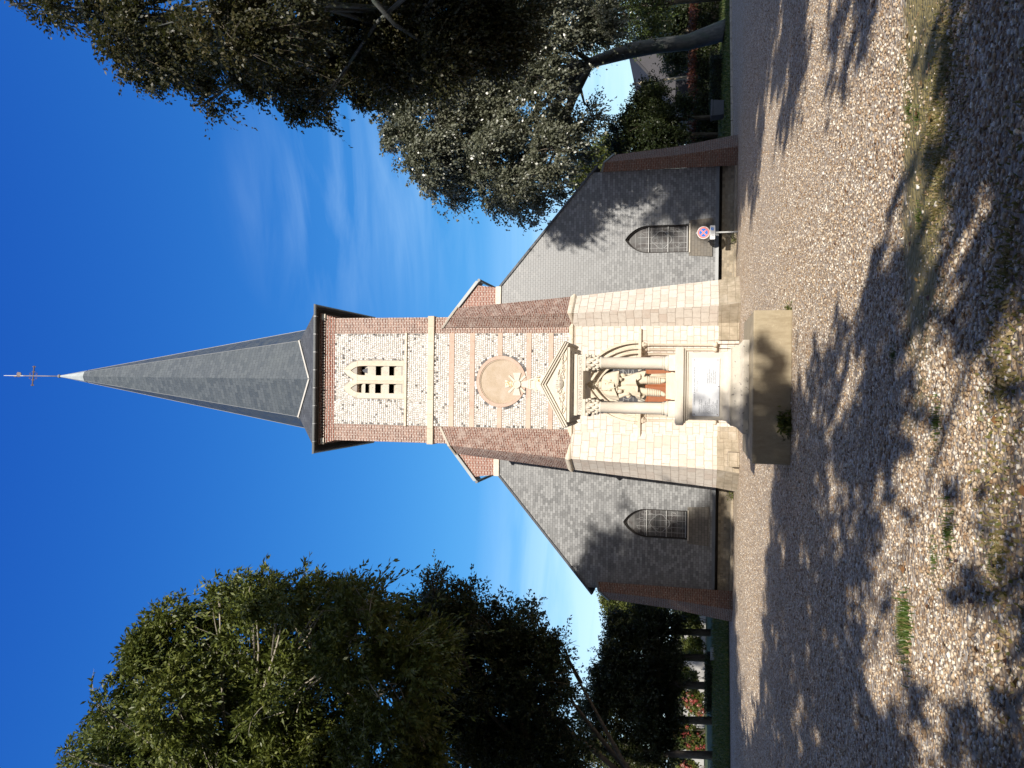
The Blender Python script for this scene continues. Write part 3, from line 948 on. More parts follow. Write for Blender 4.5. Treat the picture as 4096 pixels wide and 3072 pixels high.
# lower stage: ashlar wall with the pointed portal
LW = MB()
por = arch(XC, 0.0, 1.66, 3.86, 6.32, 14)
lower = [(XC - 2.6, 0.0), (por[0][0], 0.0)] + por[1:-1] + [(por[-1][0], 0.0), (XC + 2.6, 0.0), (XC + 2.6, 6.6), (XC - 2.6, 6.6)]
LW.prism(lower, [], TF - 0.06, TF + 0.45)
low = LW.build('lower_wall', 'ashlar_pink', church)
st = MB()
st.loft([[(XC - 2.3, TF - 0.06, 6.44), (XC + 2.4, TF - 0.06, 6.44), (XC + 2.4, TF + 0.2, 6.44), (XC - 2.3, TF + 0.2, 6.44)],
         [(XC - 2.3, TF - 0.17, 6.50), (XC + 2.4, TF - 0.17, 6.50), (XC + 2.4, TF + 0.2, 6.50), (XC - 2.3, TF + 0.2, 6.50)],
         [(XC - 2.3, TF - 0.17, 6.56), (XC + 2.4, TF - 0.17, 6.56), (XC + 2.4, TF + 0.2, 6.56), (XC - 2.3, TF + 0.2, 6.56)],
         [(XC - 2.3, TF - 0.03, 6.68), (XC + 2.4, TF - 0.03, 6.68), (XC + 2.4, TF + 0.2, 6.68), (XC - 2.3, TF + 0.2, 6.68)]])
st.build('weathering_course', 'trim_stone', low)
portal = None
ords = [(1.66, 2.46, -0.13, 0.02, 1.56), (1.56, 2.36, 0.06, 0.22, 1.38), (1.38, 2.14, 0.20, 0.42, 1.20), (1.20, 1.93, 0.42, 0.70, 1.0)]
for i, (ho, ri, ya, yb, hi) in enumerate(ords):
    ao = arch(XC, 3.86, ho, 3.87, 3.86 + ri, 14)
    ai = arch(XC, 3.86, hi, 3.87, 3.86 + ri - (ho - hi) * 1.25, 14)
    mb = MB()
    mb.prism(ao + ai[::-1], [], TF + ya, TF + yb)
    o_ = mb.build('portal' if i == 0 else 'archivolt', 'trim_stone', church if i == 0 else portal, bevel=0.02)
    if i == 0:
        portal = o_
    else:
        # roll along the edge of the order
        tb = MB()
        tb.tube([(x + (0.05 if x < XC else -0.05) * 0, TF + ya + 0.01, z) for x, z in ai], 0.045, 8)
        tb.build('arch_roll', 'trim_stone', portal, smooth=True)
for s_ in (-1, 1):
    jb = MB()
    for (ho, ri, ya, yb, hi) in ords[1:]:
        x0, x1 = sorted((XC + s_ * ho, XC + s_ * hi))
        jb.box(x0, x1, TF + ya + 0.05, TF + 0.9, 0.0, 3.62)
    jb.box(*sorted((XC + s_ * 1.545, XC + s_ * 1.72)), TF - 0.03, TF + 0.9, 0.0, 3.735)
    jb.build('jamb', 'ashlar_pink', portal, bevel=0.01)
    for hx, yy in ((1.52, 0.03), (1.34, 0.20), (1.16, 0.38)):
        cx2 = XC + s_ * hx
        MB().lathe([(0.12, 0.82), (0.12, 0.90), (0.085, 0.96), (0.07, 1.0), (0.07, 3.45), (0.09, 3.47), (0.07, 3.50)], cx2, TF + yy, 12).build('colonnette', 'trim_stone', portal, smooth=True)
        cp = MB()
        cp.lathe([(0.075, 3.50), (0.10, 3.60), (0.15, 3.72), (0.15, 3.74)], cx2, TF + yy, 12)
        for q in range(6):
            aa = q * math.pi / 3
            cp.ball((cx2 + 0.12 * math.cos(aa), TF + yy + 0.12 * math.sin(aa), 3.66), (0.04, 0.04, 0.05), 6, 4)
        cp.build('capital', 'trim_stone', portal, smooth=True)
    x0, x1 = sorted((XC + s_ * 1.0, XC + s_ * 2.15))
    im = MB()
    im.box(x0, x1, TF - 0.16, TF + 0.6, 3.74, 3.86)
    im.build('impost', 'trim_stone', portal, bevel=0.02)
tm = MB()
tm.prism(arch(XC, 3.90, 1.05, 3.95, 5.62, 12), [], TF + 0.62, TF + 0.66)
tymp = tm.build('tympanum_window', 'dark_glass', church)
tr = MB()
for k in range(-3, 4):
    tr.box(XC + k * 0.28 - 0.012, XC + k * 0.28 + 0.012, TF + 0.605, TF + 0.622, 3.95, 5.0 - abs(k) * 0.18)
for z in (4.1, 4.3, 4.5, 4.7, 4.9):
    tr.box(XC - 0.8, XC + 0.8, TF + 0.606, TF + 0.621, z - 0.01, z + 0.01)
for c_ in ((-0.5, 4.35), (0.5, 4.35), (0, 4.75), (-0.25, 4.6), (0.3, 4.55)):
    tr.tube([(XC + c_[0] + 0.2 * math.cos(q), TF + 0.61, c_[1] + 0.2 * math.sin(q)) for q in [k * 0.52 for k in range(13)]], 0.012, 5)
tr.build('lead_tracery', 'leadline', tymp)
MB().box(XC - 1.05, XC + 1.05, TF + 0.50, TF + 0.9, 3.68, 3.90).build('lintel', 'limestone_worn', portal)
dr = MB()
dr.box(XC - 1.05, XC + 1.05, TF + 0.62, TF + 0.70, 0.12, 3.679)
door = dr.build('door', 'door', church)
dp = MB()
for s_ in (-1, 1):
    for z0, z1 in ((0.3, 1.2), (1.35, 2.3), (2.42, 3.55)):
        a, b_ = sorted((XC + s_ * 0.10, XC + s_ * 0.92))
        dp.loft([[(a, TF + 0.618, z0), (b_, TF + 0.618, z0), (b_, TF + 0.618, z1), (a, TF + 0.618, z1)],
                 [(a + 0.05, TF + 0.585, z0 + 0.05), (b_ - 0.05, TF + 0.585, z0 + 0.05), (b_ - 0.05, TF + 0.585, z1 - 0.05), (a + 0.05, TF + 0.585, z1 - 0.05)]])
dp.build('door_panel', 'door', door, bevel=0.008)
MB().box(XC - 1.3, XC + 1.3, TF - 0.2, TF + 0.62, 0.0, 0.12).build('doorstep', 'rubble', church, bevel=0.02)


# diagonal corner buttresses: plinth, battered ashlar, weathered brick and a sloping cap
def buttress(xa, lv, capz, tag_):
    """lv: list of (z, B(x,y), C(x,y), D(x,y), material key) from ground up; xa the root on the wall"""
    root = None
    for k in range(len(lv) - 1):
        z0, B0, C0, D0, mk = lv[k]
        z1, B1, C1, D1, _ = lv[k + 1]
        ins = 3.6 if xa > 0 else -3.6
        mb = MB()
        rA = (xa, TF + 0.3)
        if k == len(lv) - 2:
            t = [(xa, TF + 0.3, capz[0]), (xa, TF - 0.05, capz[0]), (*B1, capz[1]), (*C1, capz[2]), (*D1, capz[3])]
        else:
            t = [(xa, TF + 0.3, z1), (xa, TF - 0.05, z1), (*B1, z1), (*C1, z1), (*D1, z1)]
        mb.loft([[(xa, TF + 0.3, z0), (xa, TF - 0.05, z0), (*B0, z0), (*C0, z0), (*D0, z0)], t])
        o_ = mb.build('buttress' if root is None else ('buttress_base' if mk == 'rubble' else 'buttress_shaft'), mk, church if root is None else root)
        if root is None:
            root = o_
        if k == len(lv) - 2:
            cen = Vector((sum(p[0] for p in t) / 5, sum(p[1] for p in t) / 5, 0))
            cap = MB()
            def ex(p, dz):
                d = Vector((p[0] - cen.x, p[1] - cen.y, 0))
                return (cen.x + d.x * 1.10, cen.y + d.y * 1.10, p[2] + dz)
            cap.loft([[ex(p, 0.0) for p in t], [ex(p, 0.11) for p in t]])
            cap.build('coping', 'limestone_worn', root, bevel=0.015)
    # drip course between stone and brick
    z1, B1, C1, D1, _ = lv[2]
    cen = Vector(((xa + B1[0] + C1[0] + D1[0]) / 4, (TF + B1[1] + C1[1] + D1[1]) / 4, 0))
    def ex2(p, f, z):
        return (cen.x + (p[0] - cen.x) * f, cen.y + (p[1] - cen.y) * f, z)
    P = [(xa, TF + 0.1), B1, C1, D1]
    dc = MB()
    dc.loft([[ex2(p, 1.04, 6.43) for p in P], [ex2(p, 1.13, 6.49) for p in P], [ex2(p, 1.13, 6.55) for p in P], [ex2(p, 0.96, 6.70) for p in P]])
    dc.build('drip_course', 'trim_stone', root)
    return root


def quad(B, C, inner):
    s_ = 1 if inner > 0 else -1
    D = (inner, C[1] + abs(C[0] - inner))
    return B, C, D


buttress(XC + 2.24, [
    (0.0, *quad((3.18, 30.25), (4.36, 31.55), 2.7), 'rubble'),
    (0.80, *quad((3.08, 30.32), (4.22, 31.52), 2.7), 'ashlar'),
    (6.5, *quad((2.87, 30.55), (3.64, 31.38), 2.7), 'brick_weathered'),
    (11.5, *quad((2.74, 30.74), (3.20, 31.22), 2.7), None)], (12.05, 11.62, 11.45, 11.7), 'r')
buttress(XC - 2.02, [
    (0.0, *quad((-3.25, 30.10), (-4.12, 31.35), -2.5), 'rubble'),
    (0.80, *quad((-3.15, 30.18), (-3.98, 31.30), -2.5), 'ashlar'),
    (6.5, *quad((-2.95, 30.42), (-3.47, 31.22), -2.5), 'brick_weathered'),
    (11.5, *quad((-2.60, 30.66), (-2.98, 31.10), -2.45), None)], (12.1, 11.55, 11.4, 11.7), 'l')
for xa_ in (XC - 2.5, XC + 1.68):
    MB().box(xa_, xa_ + 0.82, TF - 0.16, TF + 0.1, 0, 0.78).build('wall_plinth', 'rubble', low, bevel=0.02)
MB().box(-3.0, -2.45, 29.75, 30.3, 0, 0.42).build('stone_block', 'rubble', low, bevel=0.03)

# nave front: brick heart behind the tower, slate hung gables on both sides
GY = 34.3
def gable_side(s_, xo, zeave, xi, ztop, win):
    wx, wz0, whalf, wzs, wza = win
    wa = arch(wx, wz0, whalf, wzs, wza, 10)
    if s_ > 0:
        outer = [(2.0, 0.74), (xo, 0.74), (xo, zeave), (xi, ztop), (2.0, ztop)]
    else:
        outer = [(xo, 0.74), (-1.8, 0.74), (-1.8, ztop), (xi, ztop), (xo, zeave)]
    mb = MB()
    mb.prism(outer, [wa[::-1]], GY, GY + 0.3)
    sw = mb.build('slate_wall', 'slate_wall', church)
    # board at the foot and dark edge along the verge
    x0, x1 = (2.2, xo) if s_ > 0 else (xo, -2.0)
    MB().loft([[(x0, GY + 0.1, 0.73), (x1, GY + 0.1, 0.73), (x1, GY + 0.1, 0.86), (x0, GY + 0.1, 0.86)],
               [(x0, GY - 0.05, 0.73), (x1, GY - 0.05, 0.73), (x1, GY - 0.004, 0.86), (x0, GY - 0.004, 0.86)]]).build('drip_board', 'zinc', sw)
    d = Vector((xi - xo, 0, ztop - zeave)).normalized()
    nrm = Vector((-d.z, 0, d.x)) * (1 if s_ < 0 else -1)
    a, b_ = Vector((xo, 0, zeave)) - d * 0.35, Vector((xi, 0, ztop)) - d * 0.02
    vg = MB()
    ring = lambda y: [(a.x, y, a.z), (b_.x, y, b_.z), (b_.x + nrm.x * 0.09, y, b_.z + abs(nrm.z) * 0.09), (a.x + nrm.x * 0.09, y, a.z + abs(nrm.z) * 0.09)]
    vg.loft([ring(GY - 0.06), ring(GY + 26.0)])
    vg.build('roof_slope', 'slate_dark', church)
    # window: reveal, glazing, bars and leads
    MB().prism(arch(wx, wz0, whalf + 0.05, wzs, wza + 0.06, 10), [], GY + 0.21, GY + 0.25).build('window', 'glass', church)
    win_o = COL.objects[-1] if False else church.children[-1]
    fr = MB()
    ins = arch(wx, wz0 + 0.05, whalf - 0.05, wzs, wza - 0.08, 10)
    fr.prism(wa, [ins[::-1]], GY + 0.10, GY + 0.208)
    fr.build('frame', 'dark', win_o)
    br = MB()
    for z in (wz0 + 0.06, wz0 + 0.06 + 0.335 * (wzs - wz0) + 0.25, wzs + 0.02):
        br.box(wx - whalf + 0.03, wx + whalf - 0.03, GY + 0.14, GY + 0.19, z, z + 0.035)
    br.build('glazing_bar', 'bar_white', win_o)
    ld = MB()
    y_ = GY + 0.195
    for k in (-0.62, -0.25, 0.2, 0.58):
        ld.box(wx + k * whalf - 0.008, wx + k * whalf + 0.008, y_, y_ + 0.014, wz0, wzs + (1 - abs(k)) * 0.65)
    for k in range(11):
        z = wz0 + 0.2 + k * 0.235
        hw = whalf - 0.06 if z < wzs else max(0.05, (whalf - 0.06) * (1 - ((z - wzs) / (wza - wzs)) ** 1.5))
        ld.box(wx - hw, wx + hw, y_ + 0.001, y_ + 0.013, z - 0.007, z + 0.007)
    zc = wz0 + 0.62 * (wzs - wz0) + 0.12
    loop = []
    for k in range(33):
        q = 2 * math.pi * k / 32
        r_ = 1 + 0.10 * math.cos(4 * q)
        loop.append((wx + 0.36 * r_ * math.cos(q), y_ + 0.005, zc + 0.40 * r_ * math.sin(q)))
    ld.tube(loop, 0.018, 5)
    rw = random.Random(int(abs(wx) * 10))
    for k in range(16):
        px, pz = wx + (rw.random() - 0.5) * 0.9, wz0 + 0.15 + rw.random() * (wza - wz0 - 0.75)
        q0 = rw.random() * 6.28
        ld.tube([(px + 0.09 * math.cos(q0 + q), y_ + 0.006, pz + 0.11 * math.sin(q0 + q)) for q in [j * 0.6 for j in range(rw.randint(4, 9))]], 0.009, 5)
    ld.build('lead_tracery', 'leadline', win_o)
    # flared apron of brown shingles under the window
    MB().loft([[(wx - whalf - 0.16, GY - 0.004, wz0 + 0.0), (wx + whalf + 0.16, GY - 0.004, wz0 + 0.0), (wx + whalf + 0.16, GY + 0.1, wz0 + 0.0), (wx - whalf - 0.16, GY + 0.1, wz0 + 0.0)][::-1],
               [(wx - whalf - 0.22, GY - 0.06, 1.0), (wx + whalf + 0.22, GY - 0.06, 1.0), (wx + whalf + 0.22, GY + 0.1, 1.0), (wx - whalf - 0.22, GY + 0.1, 1.0)][::-1]]).build('window_apron', 'shingle', win_o)
    MB().box(wx - whalf - 0.02, wx + whalf + 0.02, GY - 0.05, GY + 0.22, wz0 - 0.06, wz0).build('sill', 'limestone_worn', win_o)
    return sw


gable_side(1, 9.5, 6.2, 4.42, 10.42, (6.44, 1.98, 0.61, 3.68, 4.74))
gable_side(-1, -9.05, 6.2, -4.16, 10.36, (-6.05, 1.90, 0.63, 3.62, 4.68))
MB().box(XC - 2.6, XC + 2.6, TB - 0.3, TB, 0, 6.6).build('rear_wall', 'ashlar_pink', church)
for xa_, xb_ in ((2.3, 9.6), (-9.1, -2.1)):
    bw_ = MB().box(xa_, xb_, GY + 0.24, GY + 0.7, 0, 0.60).build('base_wall', 'flint_rubble', church)
    MB().box(xa_, xb_, GY + 0.32, GY + 0.7, 0.602, 0.80).build('shadow_strip', 'dark', bw_)  # near-black strip, paints the shadow gap under the slates
    MB().box(xa_, xb_, GY - 0.25, GY + 0.21, 0, 0.10).build('footing', 'rubble', bw_, bevel=0.02)
nv = MB()
nv.prism([(-9.0, 0), (9.4, 0), (9.4, 6.0), (4.2, 10.2), (-4.0, 10.2), (-9.0, 6.0)], [], GY + 0.72, GY + 26)
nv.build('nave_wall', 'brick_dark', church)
ng = MB()
ng.prism([(XC - 4.30, 9.9), (XC + 4.30, 9.9), (XC + 4.30, 10.42), (XC + 4.44, 11.52), (XC, 15.0), (XC - 4.44, 11.52), (XC - 4.30, 10.42)], [], GY + 0.06, GY + 0.6)
upg = ng.build('upper_gable', 'brick_red', church)
for s_ in (-1, 1):
    cp = MB()
    a, b_ = (XC + s_ * 4.62, 11.42), (XC + s_ * 2.5, 13.12)
    cp.prism([a, b_, (b_[0], b_[1] + 0.16), (a[0] + s_ * 0.02, a[1] + 0.16)], [], GY - 0.05, GY + 0.75)
    cp.build('coping', 'lead', upg)
    MB().box(*(sorted((XC + s_ * 4.36, XC + s_ * 2.9))), GY - 0.07, GY + 0.05, 10.36, 10.62).build('kneeler', 'limestone', upg, bevel=0.02)
    gh = MB()
    xg = XC + s_ * 4.66
    gh.tube([(xg, GY - 0.1, 11.42), (xg, GY + 20, 11.42)], 0.07, 8)
    gh.build('gutter', 'zinc', upg)
# end piers of brick, their shadow painted as a darker tone
def pier(s_, xi):
    b0 = [(xi - s_ * 0.02, GY - 0.25), (xi + s_ * 0.62, GY - 0.80), (xi + s_ * 1.38, GY + 0.05), (xi + s_ * 0.7, GY + 0.9)]
    b1 = [(xi, GY - 0.2), (xi + s_ * 0.35, GY - 0.48), (xi + s_ * 0.86, GY + 0.2), (xi + s_ * 0.5, GY + 0.8)]
    mb = MB()
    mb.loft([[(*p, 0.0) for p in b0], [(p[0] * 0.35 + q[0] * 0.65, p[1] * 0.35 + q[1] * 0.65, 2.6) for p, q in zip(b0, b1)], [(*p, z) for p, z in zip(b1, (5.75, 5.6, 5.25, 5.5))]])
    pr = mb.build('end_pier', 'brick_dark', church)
    cen = Vector((sum(p[0] for p in b1) / 4, sum(p[1] for p in b1) / 4))
    c2_ = [(cen.x + (p[0] - cen.x) * 1.12, cen.y + (p[1] - cen.y) * 1.12) for p in b1]
    MB().loft([[(*p, z) for p, z in zip(c2_, (5.75, 5.6, 5.25, 5.5))], [(*p, z + 0.1) for p, z in zip(c2_, (5.75, 5.6, 5.25, 5.5))]]).build('coping', 'zinc', pr)


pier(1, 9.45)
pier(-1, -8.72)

# ------------------------------------------------------------------ war memorial
MY = 15.67
mem = thing('war_memorial', (0, MY, 0), 'pale stone war memorial with columned canopy and pediment on concrete plinth', 'monument')
pb = MB()
pb.square([(1.365, 0.0), (1.365, 0.635), (1.352, 0.65), (0.80, 0.69)], 0, MY)
pb.build('plinth', 'concrete', mem, bevel=0.012)
tb = MB()
tb.square([(0.87, 0.67), (0.87, 0.78), (0.855, 0.80), (0.80, 0.84), (0.755, 0.90), (0.735, 0.96), (0.735, 0.995)], 0, MY)
tb.build('stepped_base', 'limestone_worn', mem)
pd = MB()
pd.square([(0.705, 0.997), (0.705, 1.03), (0.665, 1.06), (0.645, 1.11), (0.64, 1.14), (0.64, 1.77), (0.66, 1.785), (0.66, 1.81), (0.70, 1.825), (0.705, 1.845), (0.72, 1.85), (0.745, 1.865), (0.745, 1.995), (0.70, 2.02)], 0, MY)
ped = pd.build('pedestal', 'limestone', mem, bevel=0.004)
pq = MB()
pq.box(-0.565, 0.535, MY - 0.662, MY - 0.638, 1.20, 1.695)
plaque = pq.build('plaque', 'plaque', mem, bevel=0.003)
bt = MB()
for x, z in ((-0.53, 1.66), (0.50, 1.66), (-0.53, 1.235), (0.50, 1.235), (0.0, 1.215)):
    bt.ball((x, MY - 0.664, z), (0.011, 0.008, 0.011), 8, 4)
bt.build('bolt', 'iron', plaque)
yq = MY - 0.6635
text_mesh('lettering', 'HOMMAGE A NOS GLORIEUX MORTS', 'letter_plaque', plaque, 0.72, 0.038, (0.0, yq, 1.645), depth=0.001)
text_mesh('lettering', '1914 - 1918', 'letter_plaque', plaque, 0.2, 0.03, (0.0, yq, 1.60), depth=0.001)
left_names = 'THIEBAULT Maurice\nC. LE BALEUR Pierre\nISAAC Henri\nPLANEND Eugène\nLEFEBVRE Pierre\nCAP. POSSEL Georges\nLE PETIT Jean\nTOURNAUX Jean\nCALENDT Jules\nCOUTURIER Gaston'
right_names = '\n\n\n\nLEPANETO Paul\nMAUPENSEN Edouard\nCADINET Henri\nMAUVILLIN Maurice\nBEAUDOUIN Paul'
for body, x in ((left_names, -0.515), (right_names, 0.05)):
    for k, ln in enumerate(body.split('\n')):
        if not ln:
            continue
        text_mesh('lettering', ln, 'letter_plaque', plaque, None, 0.034, (x, yq, 1.553 - k * 0.0355), align='LEFT', depth=0.001, xscale=0.9)

CXO, CYO = 0.443, 0.43
for sx in (-1, 1):
    for sy in (-1, 1):
        cx2, cy2 = sx * CXO, MY + sy * CYO
        cm = MB()
        cm.lathe([(0.113, 2.262), (0.118, 2.275), (0.113, 2.29), (0.112, 2.9), (0.108, 3.44), (0.118, 3.455), (0.118, 3.475)], cx2, cy2, 24)
        colm = cm.build('column', 'limestone', mem, smooth=True)
        bm_ = MB()
        bm_.square([(0.15, 2.02), (0.15, 2.14), (0.145, 2.145)], cx2, cy2)
        bm_.lathe([(0.145, 2.145), (0.152, 2.165), (0.145, 2.19), (0.128, 2.20), (0.124, 2.225), (0.132, 2.24), (0.132, 2.255), (0.12, 2.262)], cx2, cy2, 24)
        bm_.build('column_base', 'limestone', colm, bevel=0.004)
        kp = MB()
        kp.lathe([(0.112, 3.476), (0.122, 3.52), (0.118, 3.60), (0.135, 3.68), (0.158, 3.74)], cx2, cy2, 16)
        kp.square([(0.155, 3.742), (0.165, 3.755), (0.165, 3.795)], cx2, cy2)
        for ring_, (zr, rr_, sz) in enumerate(((3.535, 0.128, 0.034), (3.61, 0.138, 0.036), (3.685, 0.158, 0.034))):
            for q in range(8):
                aa = (q + 0.5 * ring_) * math.pi / 4
                kp.ball((cx2 + rr_ * math.cos(aa), cy2 + rr_ * math.sin(aa), zr), (sz * 0.8, sz * 0.8, sz * 1.25), 6, 5)
        for ax, ay in ((-1, -1), (1, -1), (1, 1), (-1, 1)):
            kp.ball((cx2 + ax * 0.135, cy2 + ay * 0.135, 3.712), (0.04, 0.04, 0.036), 8, 5)
        kp.build('capital', 'limestone', colm, bevel=0.0)

en = MB()
en.square([(0.59, 3.797), (0.59, 3.905), (0.605, 3.91), (0.605, 3.99), (0.62, 4.0)], 0, MY)
ent = en.build('entablature', 'limestone', mem, bevel=0.004)
text_mesh('inscription', 'ST PIERRE EN PORT A SES GLORIEUX MORTS', 'letter_stone', ent, 1.13, 0.098, (0.0, MY - 0.592, 3.817), depth=0.001)
cn = MB()
cn.square([(0.62, 4.0), (0.66, 4.02), (0.67, 4.035), (0.735, 4.04), (0.735, 4.085), (0.755, 4.10)], 0, MY)
# pediment: tympanum set back between raking cornices
cn.prism([(-0.74, 4.10), (0.74, 4.10), (0.0, 4.565)], [], MY - 0.66, MY + 0.66)
pedi = cn.build('pediment', 'limestone', mem, bevel=0.004)
for s_ in (-1, 1):
    rk = MB()
    e0, e1 = Vector((s_ * 0.80, 4.055)), Vector((0.0, 4.50))
    d = (e1 - e0).normalized()
    nn = Vector((-d.y, d.x)) if s_ > 0 else Vector((d.y, -d.x))
    nn = Vector((abs(d.y) * s_, abs(d.x)))
    for (o0, o1, yy) in ((0.025, 0.066, 0.70), (0.0665, 0.10, 0.735), (0.1005, 0.125, 0.76)):
        def at_mid(off):
            p = e0 + nn * off
            tt = -p.x / d.x
            return p, (0.0, p.y + d.y * tt)
        p0, m0 = at_mid(o0)
        p1, m1 = at_mid(o1)
        rk.prism([tuple(p0), m0, m1, tuple(p1)], [], MY - yy, MY + yy)
    rk.build('raking_cornice', 'limestone', pedi, bevel=0.003)
rl = MB()
yt = MY - 0.665
rl.prism([(0.02 + 0.115 * math.cos(q), 4.27 + 0.095 * math.sin(q)) for q in [k * math.pi / 12 for k in range(24)]], [], yt - 0.02, yt + 0.004)
rq = random.Random(5)
for s_ in (-1, 1):
    for k in range(26):
        t = k / 26
        px = 0.02 + s_ * (0.11 + 0.46 * t)
        pz = 4.18 + (0.14 * (1 - t)) * (rq.random() - 0.25) + 0.02
        rl.ball((px, yt, pz), (0.022 + 0.022 * rq.random(), 0.024 + 0.018 * rq.random(), 0.012 + 0.02 * rq.random() * (1 - t * 0.6)), 8, 5)
    rl.tube([(0.02 + s_ * (0.1 + 0.5 * t), yt - 0.006, 4.20 - 0.05 * t + 0.03 * math.sin(t * 14)) for t in [k / 14 for k in range(15)]], 0.009, 6)
rel = rl.build('laurel_relief', 'limestone', pedi, smooth=True)
text_mesh('date', '1914', 'letter_stone', rel, None, 0.072, (0.02, yt - 0.022, 4.275), depth=0.001)
text_mesh('date', '1918', 'letter_stone', rel, None, 0.072, (0.03, yt - 0.022, 4.205), depth=0.001)

# crowning medal cross on a scrolled block
mc = MB()
mc.box(-0.20, 0.20, MY - 0.15, MY + 0.15, 4.50, 4.74)
mc.square([(0.13, 4.741), (0.12, 4.80), (0.095, 4.84), (0.105, 4.86), (0.105, 4.885), (0.085, 4.90), (0.085, 4.955), (0.10, 4.965), (0.10, 5.0)], 0, MY)
for s_ in (-1, 1):
    mc.tube([(s_ * (0.12 + 0.045 * math.cos(q)), MY - 0.1, 4.81 + 0.05 * math.sin(q)) for q in [k * 0.7 for k in range(9)]], 0.022, 6)
    mc.tube([(s_ * 0.12, MY - 0.1, 4.81), (s_ * 0.09, MY - 0.1, 4.97)], 0.02, 6)
crown_base = mc.build('cross_base', 'limestone', mem, bevel=0.006)
kc = MB()
cz = 5.265
def arm(ang, r0, r1, w0, w1, th):
    ca, sa = math.cos(ang), math.sin(ang)
    P = [(r0, -w0), (r1, -w1), (r1, w1), (r0, w0)]
    kc.prism([(a * ca - b * sa, cz + a * sa + b * ca) for a, b in P], [], MY - th, MY + th)
for q in range(4):
    arm(q * math.pi / 2, 0.05, 0.235 if q % 2 == 0 else 0.25, 0.035, 0.085, 0.045)
for q in range(4):
    arm(math.pi / 4 + q * math.pi / 2, 0.03, 0.25, 0.018, 0.022, 0.03)
kc.prism(circle(0, cz, 0.075, 24), [], MY - 0.06, MY + 0.06)
kc.prism(circle(0, cz, 0.088, 24), [circle(0, cz, 0.066, 24)[::-1]], MY - 0.07, MY - 0.0605)
kc.build('medal_cross', 'limestone', crown_base, bevel=0.004)
lg = MB()
rg = random.Random(2)
for k in range(34):
    x_, z_ = (rg.random() - 0.5) * 0.12, 5.34 + rg.random() * 0.16
    if rg.random() < 0.3:
        x_, z_ = 0.06 + rg.random() * 0.10, 4.765 + rg.random() * 0.03
        yl = MY - 0.135
    else:
        yl = MY - 0.047
    lg.ball((x_, yl, z_), (0.012, 0.004, 0.010), 6, 4)
lg.build('lichen', 'gold', crown_base)

# ------------------------------------------------------------------ soldier statue
SZ, SYY = 2.20, MY - 0.15
stat = thing('soldier_statue', (0, SYY, 2.02), 'carved stone soldier in helmet and greatcoat standing between the memorial columns', 'statue')
bs = MB()
bs.square([(0.27, 2.022), (0.27, 2.10), (0.26, 2.11), (0.255, 2.20)], 0, SYY)
bs.build('statue_base', 'statue', stat, bevel=0.008)


def skin(name, nodes, links, mat, parent, sub=2):
    me = bpy.data.meshes.new(name)
    keys = list(nodes)
    me.from_pydata([Vector(nodes[k][0]) + Vector((0, SYY, SZ)) for k in keys], [(keys.index(a), keys.index(b)) for a, b in links], [])
    o = bpy.data.objects.new(name, me)
    COL.objects.link(o)
    sk_ = o.modifiers.new('skin', 'SKIN')
    sk_.use_smooth_shade = True
    lay = me.skin_vertices[0].data if me.skin_vertices else None
    if lay is None:
        bm = bmesh.new()
        bm.from_mesh(me)
        bm.verts.layers.skin.verify()
        bm.to_mesh(me)
        bm.free()
        lay = me.skin_vertices[0].data
    for k, d in zip(keys, lay):
        r_ = nodes[k][1]
        d.radius = (r_, r_) if not hasattr(r_, '__len__') else r_
        d.use_root = (k == keys[0])
    s2 = o.modifiers.new('sub', 'SUBSURF')
    s2.levels = s2.render_levels = sub
    dg = bpy.context.evaluated_depsgraph_get()
    dg.update()
    m2 = bpy.data.meshes.new_from_object(o.evaluated_get(dg))
    bpy.data.objects.remove(o)
    m2.materials.clear()
    m2.materials.append(M[mat])
    m2.polygons.foreach_set('use_smooth', [True] * len(m2.polygons))
    o2 = bpy.data.objects.new(name, m2)
    COL.objects.link(o2)
    return put(o2, parent)


N = {'pelvis': ((0.0, 0.0, 0.80), (0.125, 0.10)), 'waist': ((0.0, 0.0, 0.95), (0.115, 0.09)), 'chest': ((0.0, -0.01, 1.12), (0.145, 0.115)),
     'yoke': ((0.0, 0.0, 1.22), (0.12, 0.085)), 'neck': ((0.0, -0.005, 1.285), 0.052), 'jaw': ((0.008, -0.03, 1.335), (0.055, 0.062)), 'head': ((0.008, -0.015, 1.42), (0.072, 0.082)),
     'hl': ((-0.085, 0.0, 0.74), 0.098), 'kl': ((-0.125, -0.035, 0.42), 0.082), 'cl': ((-0.14, -0.005, 0.28), 0.074), 'al': ((-0.155, 0.015, 0.075), 0.054), 'tl': ((-0.185, -0.10, 0.030), 0.036),
     'hr': ((0.085, 0.0, 0.74), 0.098), 'kr': ((0.115, -0.075, 0.42), 0.082), 'crr': ((0.105, -0.035, 0.28), 0.074), 'ar': ((0.095, -0.02, 0.075), 0.054), 'tr': ((0.105, -0.145, 0.030), 0.036),
     'sl': ((-0.165, 0.0, 1.20), 0.078), 'el': ((-0.225, 0.0, 0.93), 0.062), 'wl': ((-0.175, -0.135, 0.80), 0.042), 'pl': ((-0.17, -0.15, 0.77), 0.036),
     'sr': ((0.165, 0.0, 1.20), 0.078), 'er': ((0.225, -0.02, 0.95), 0.064), 'wr': ((0.10, -0.185, 0.955), 0.043), 'pr': ((0.055, -0.195, 0.965), 0.034)}
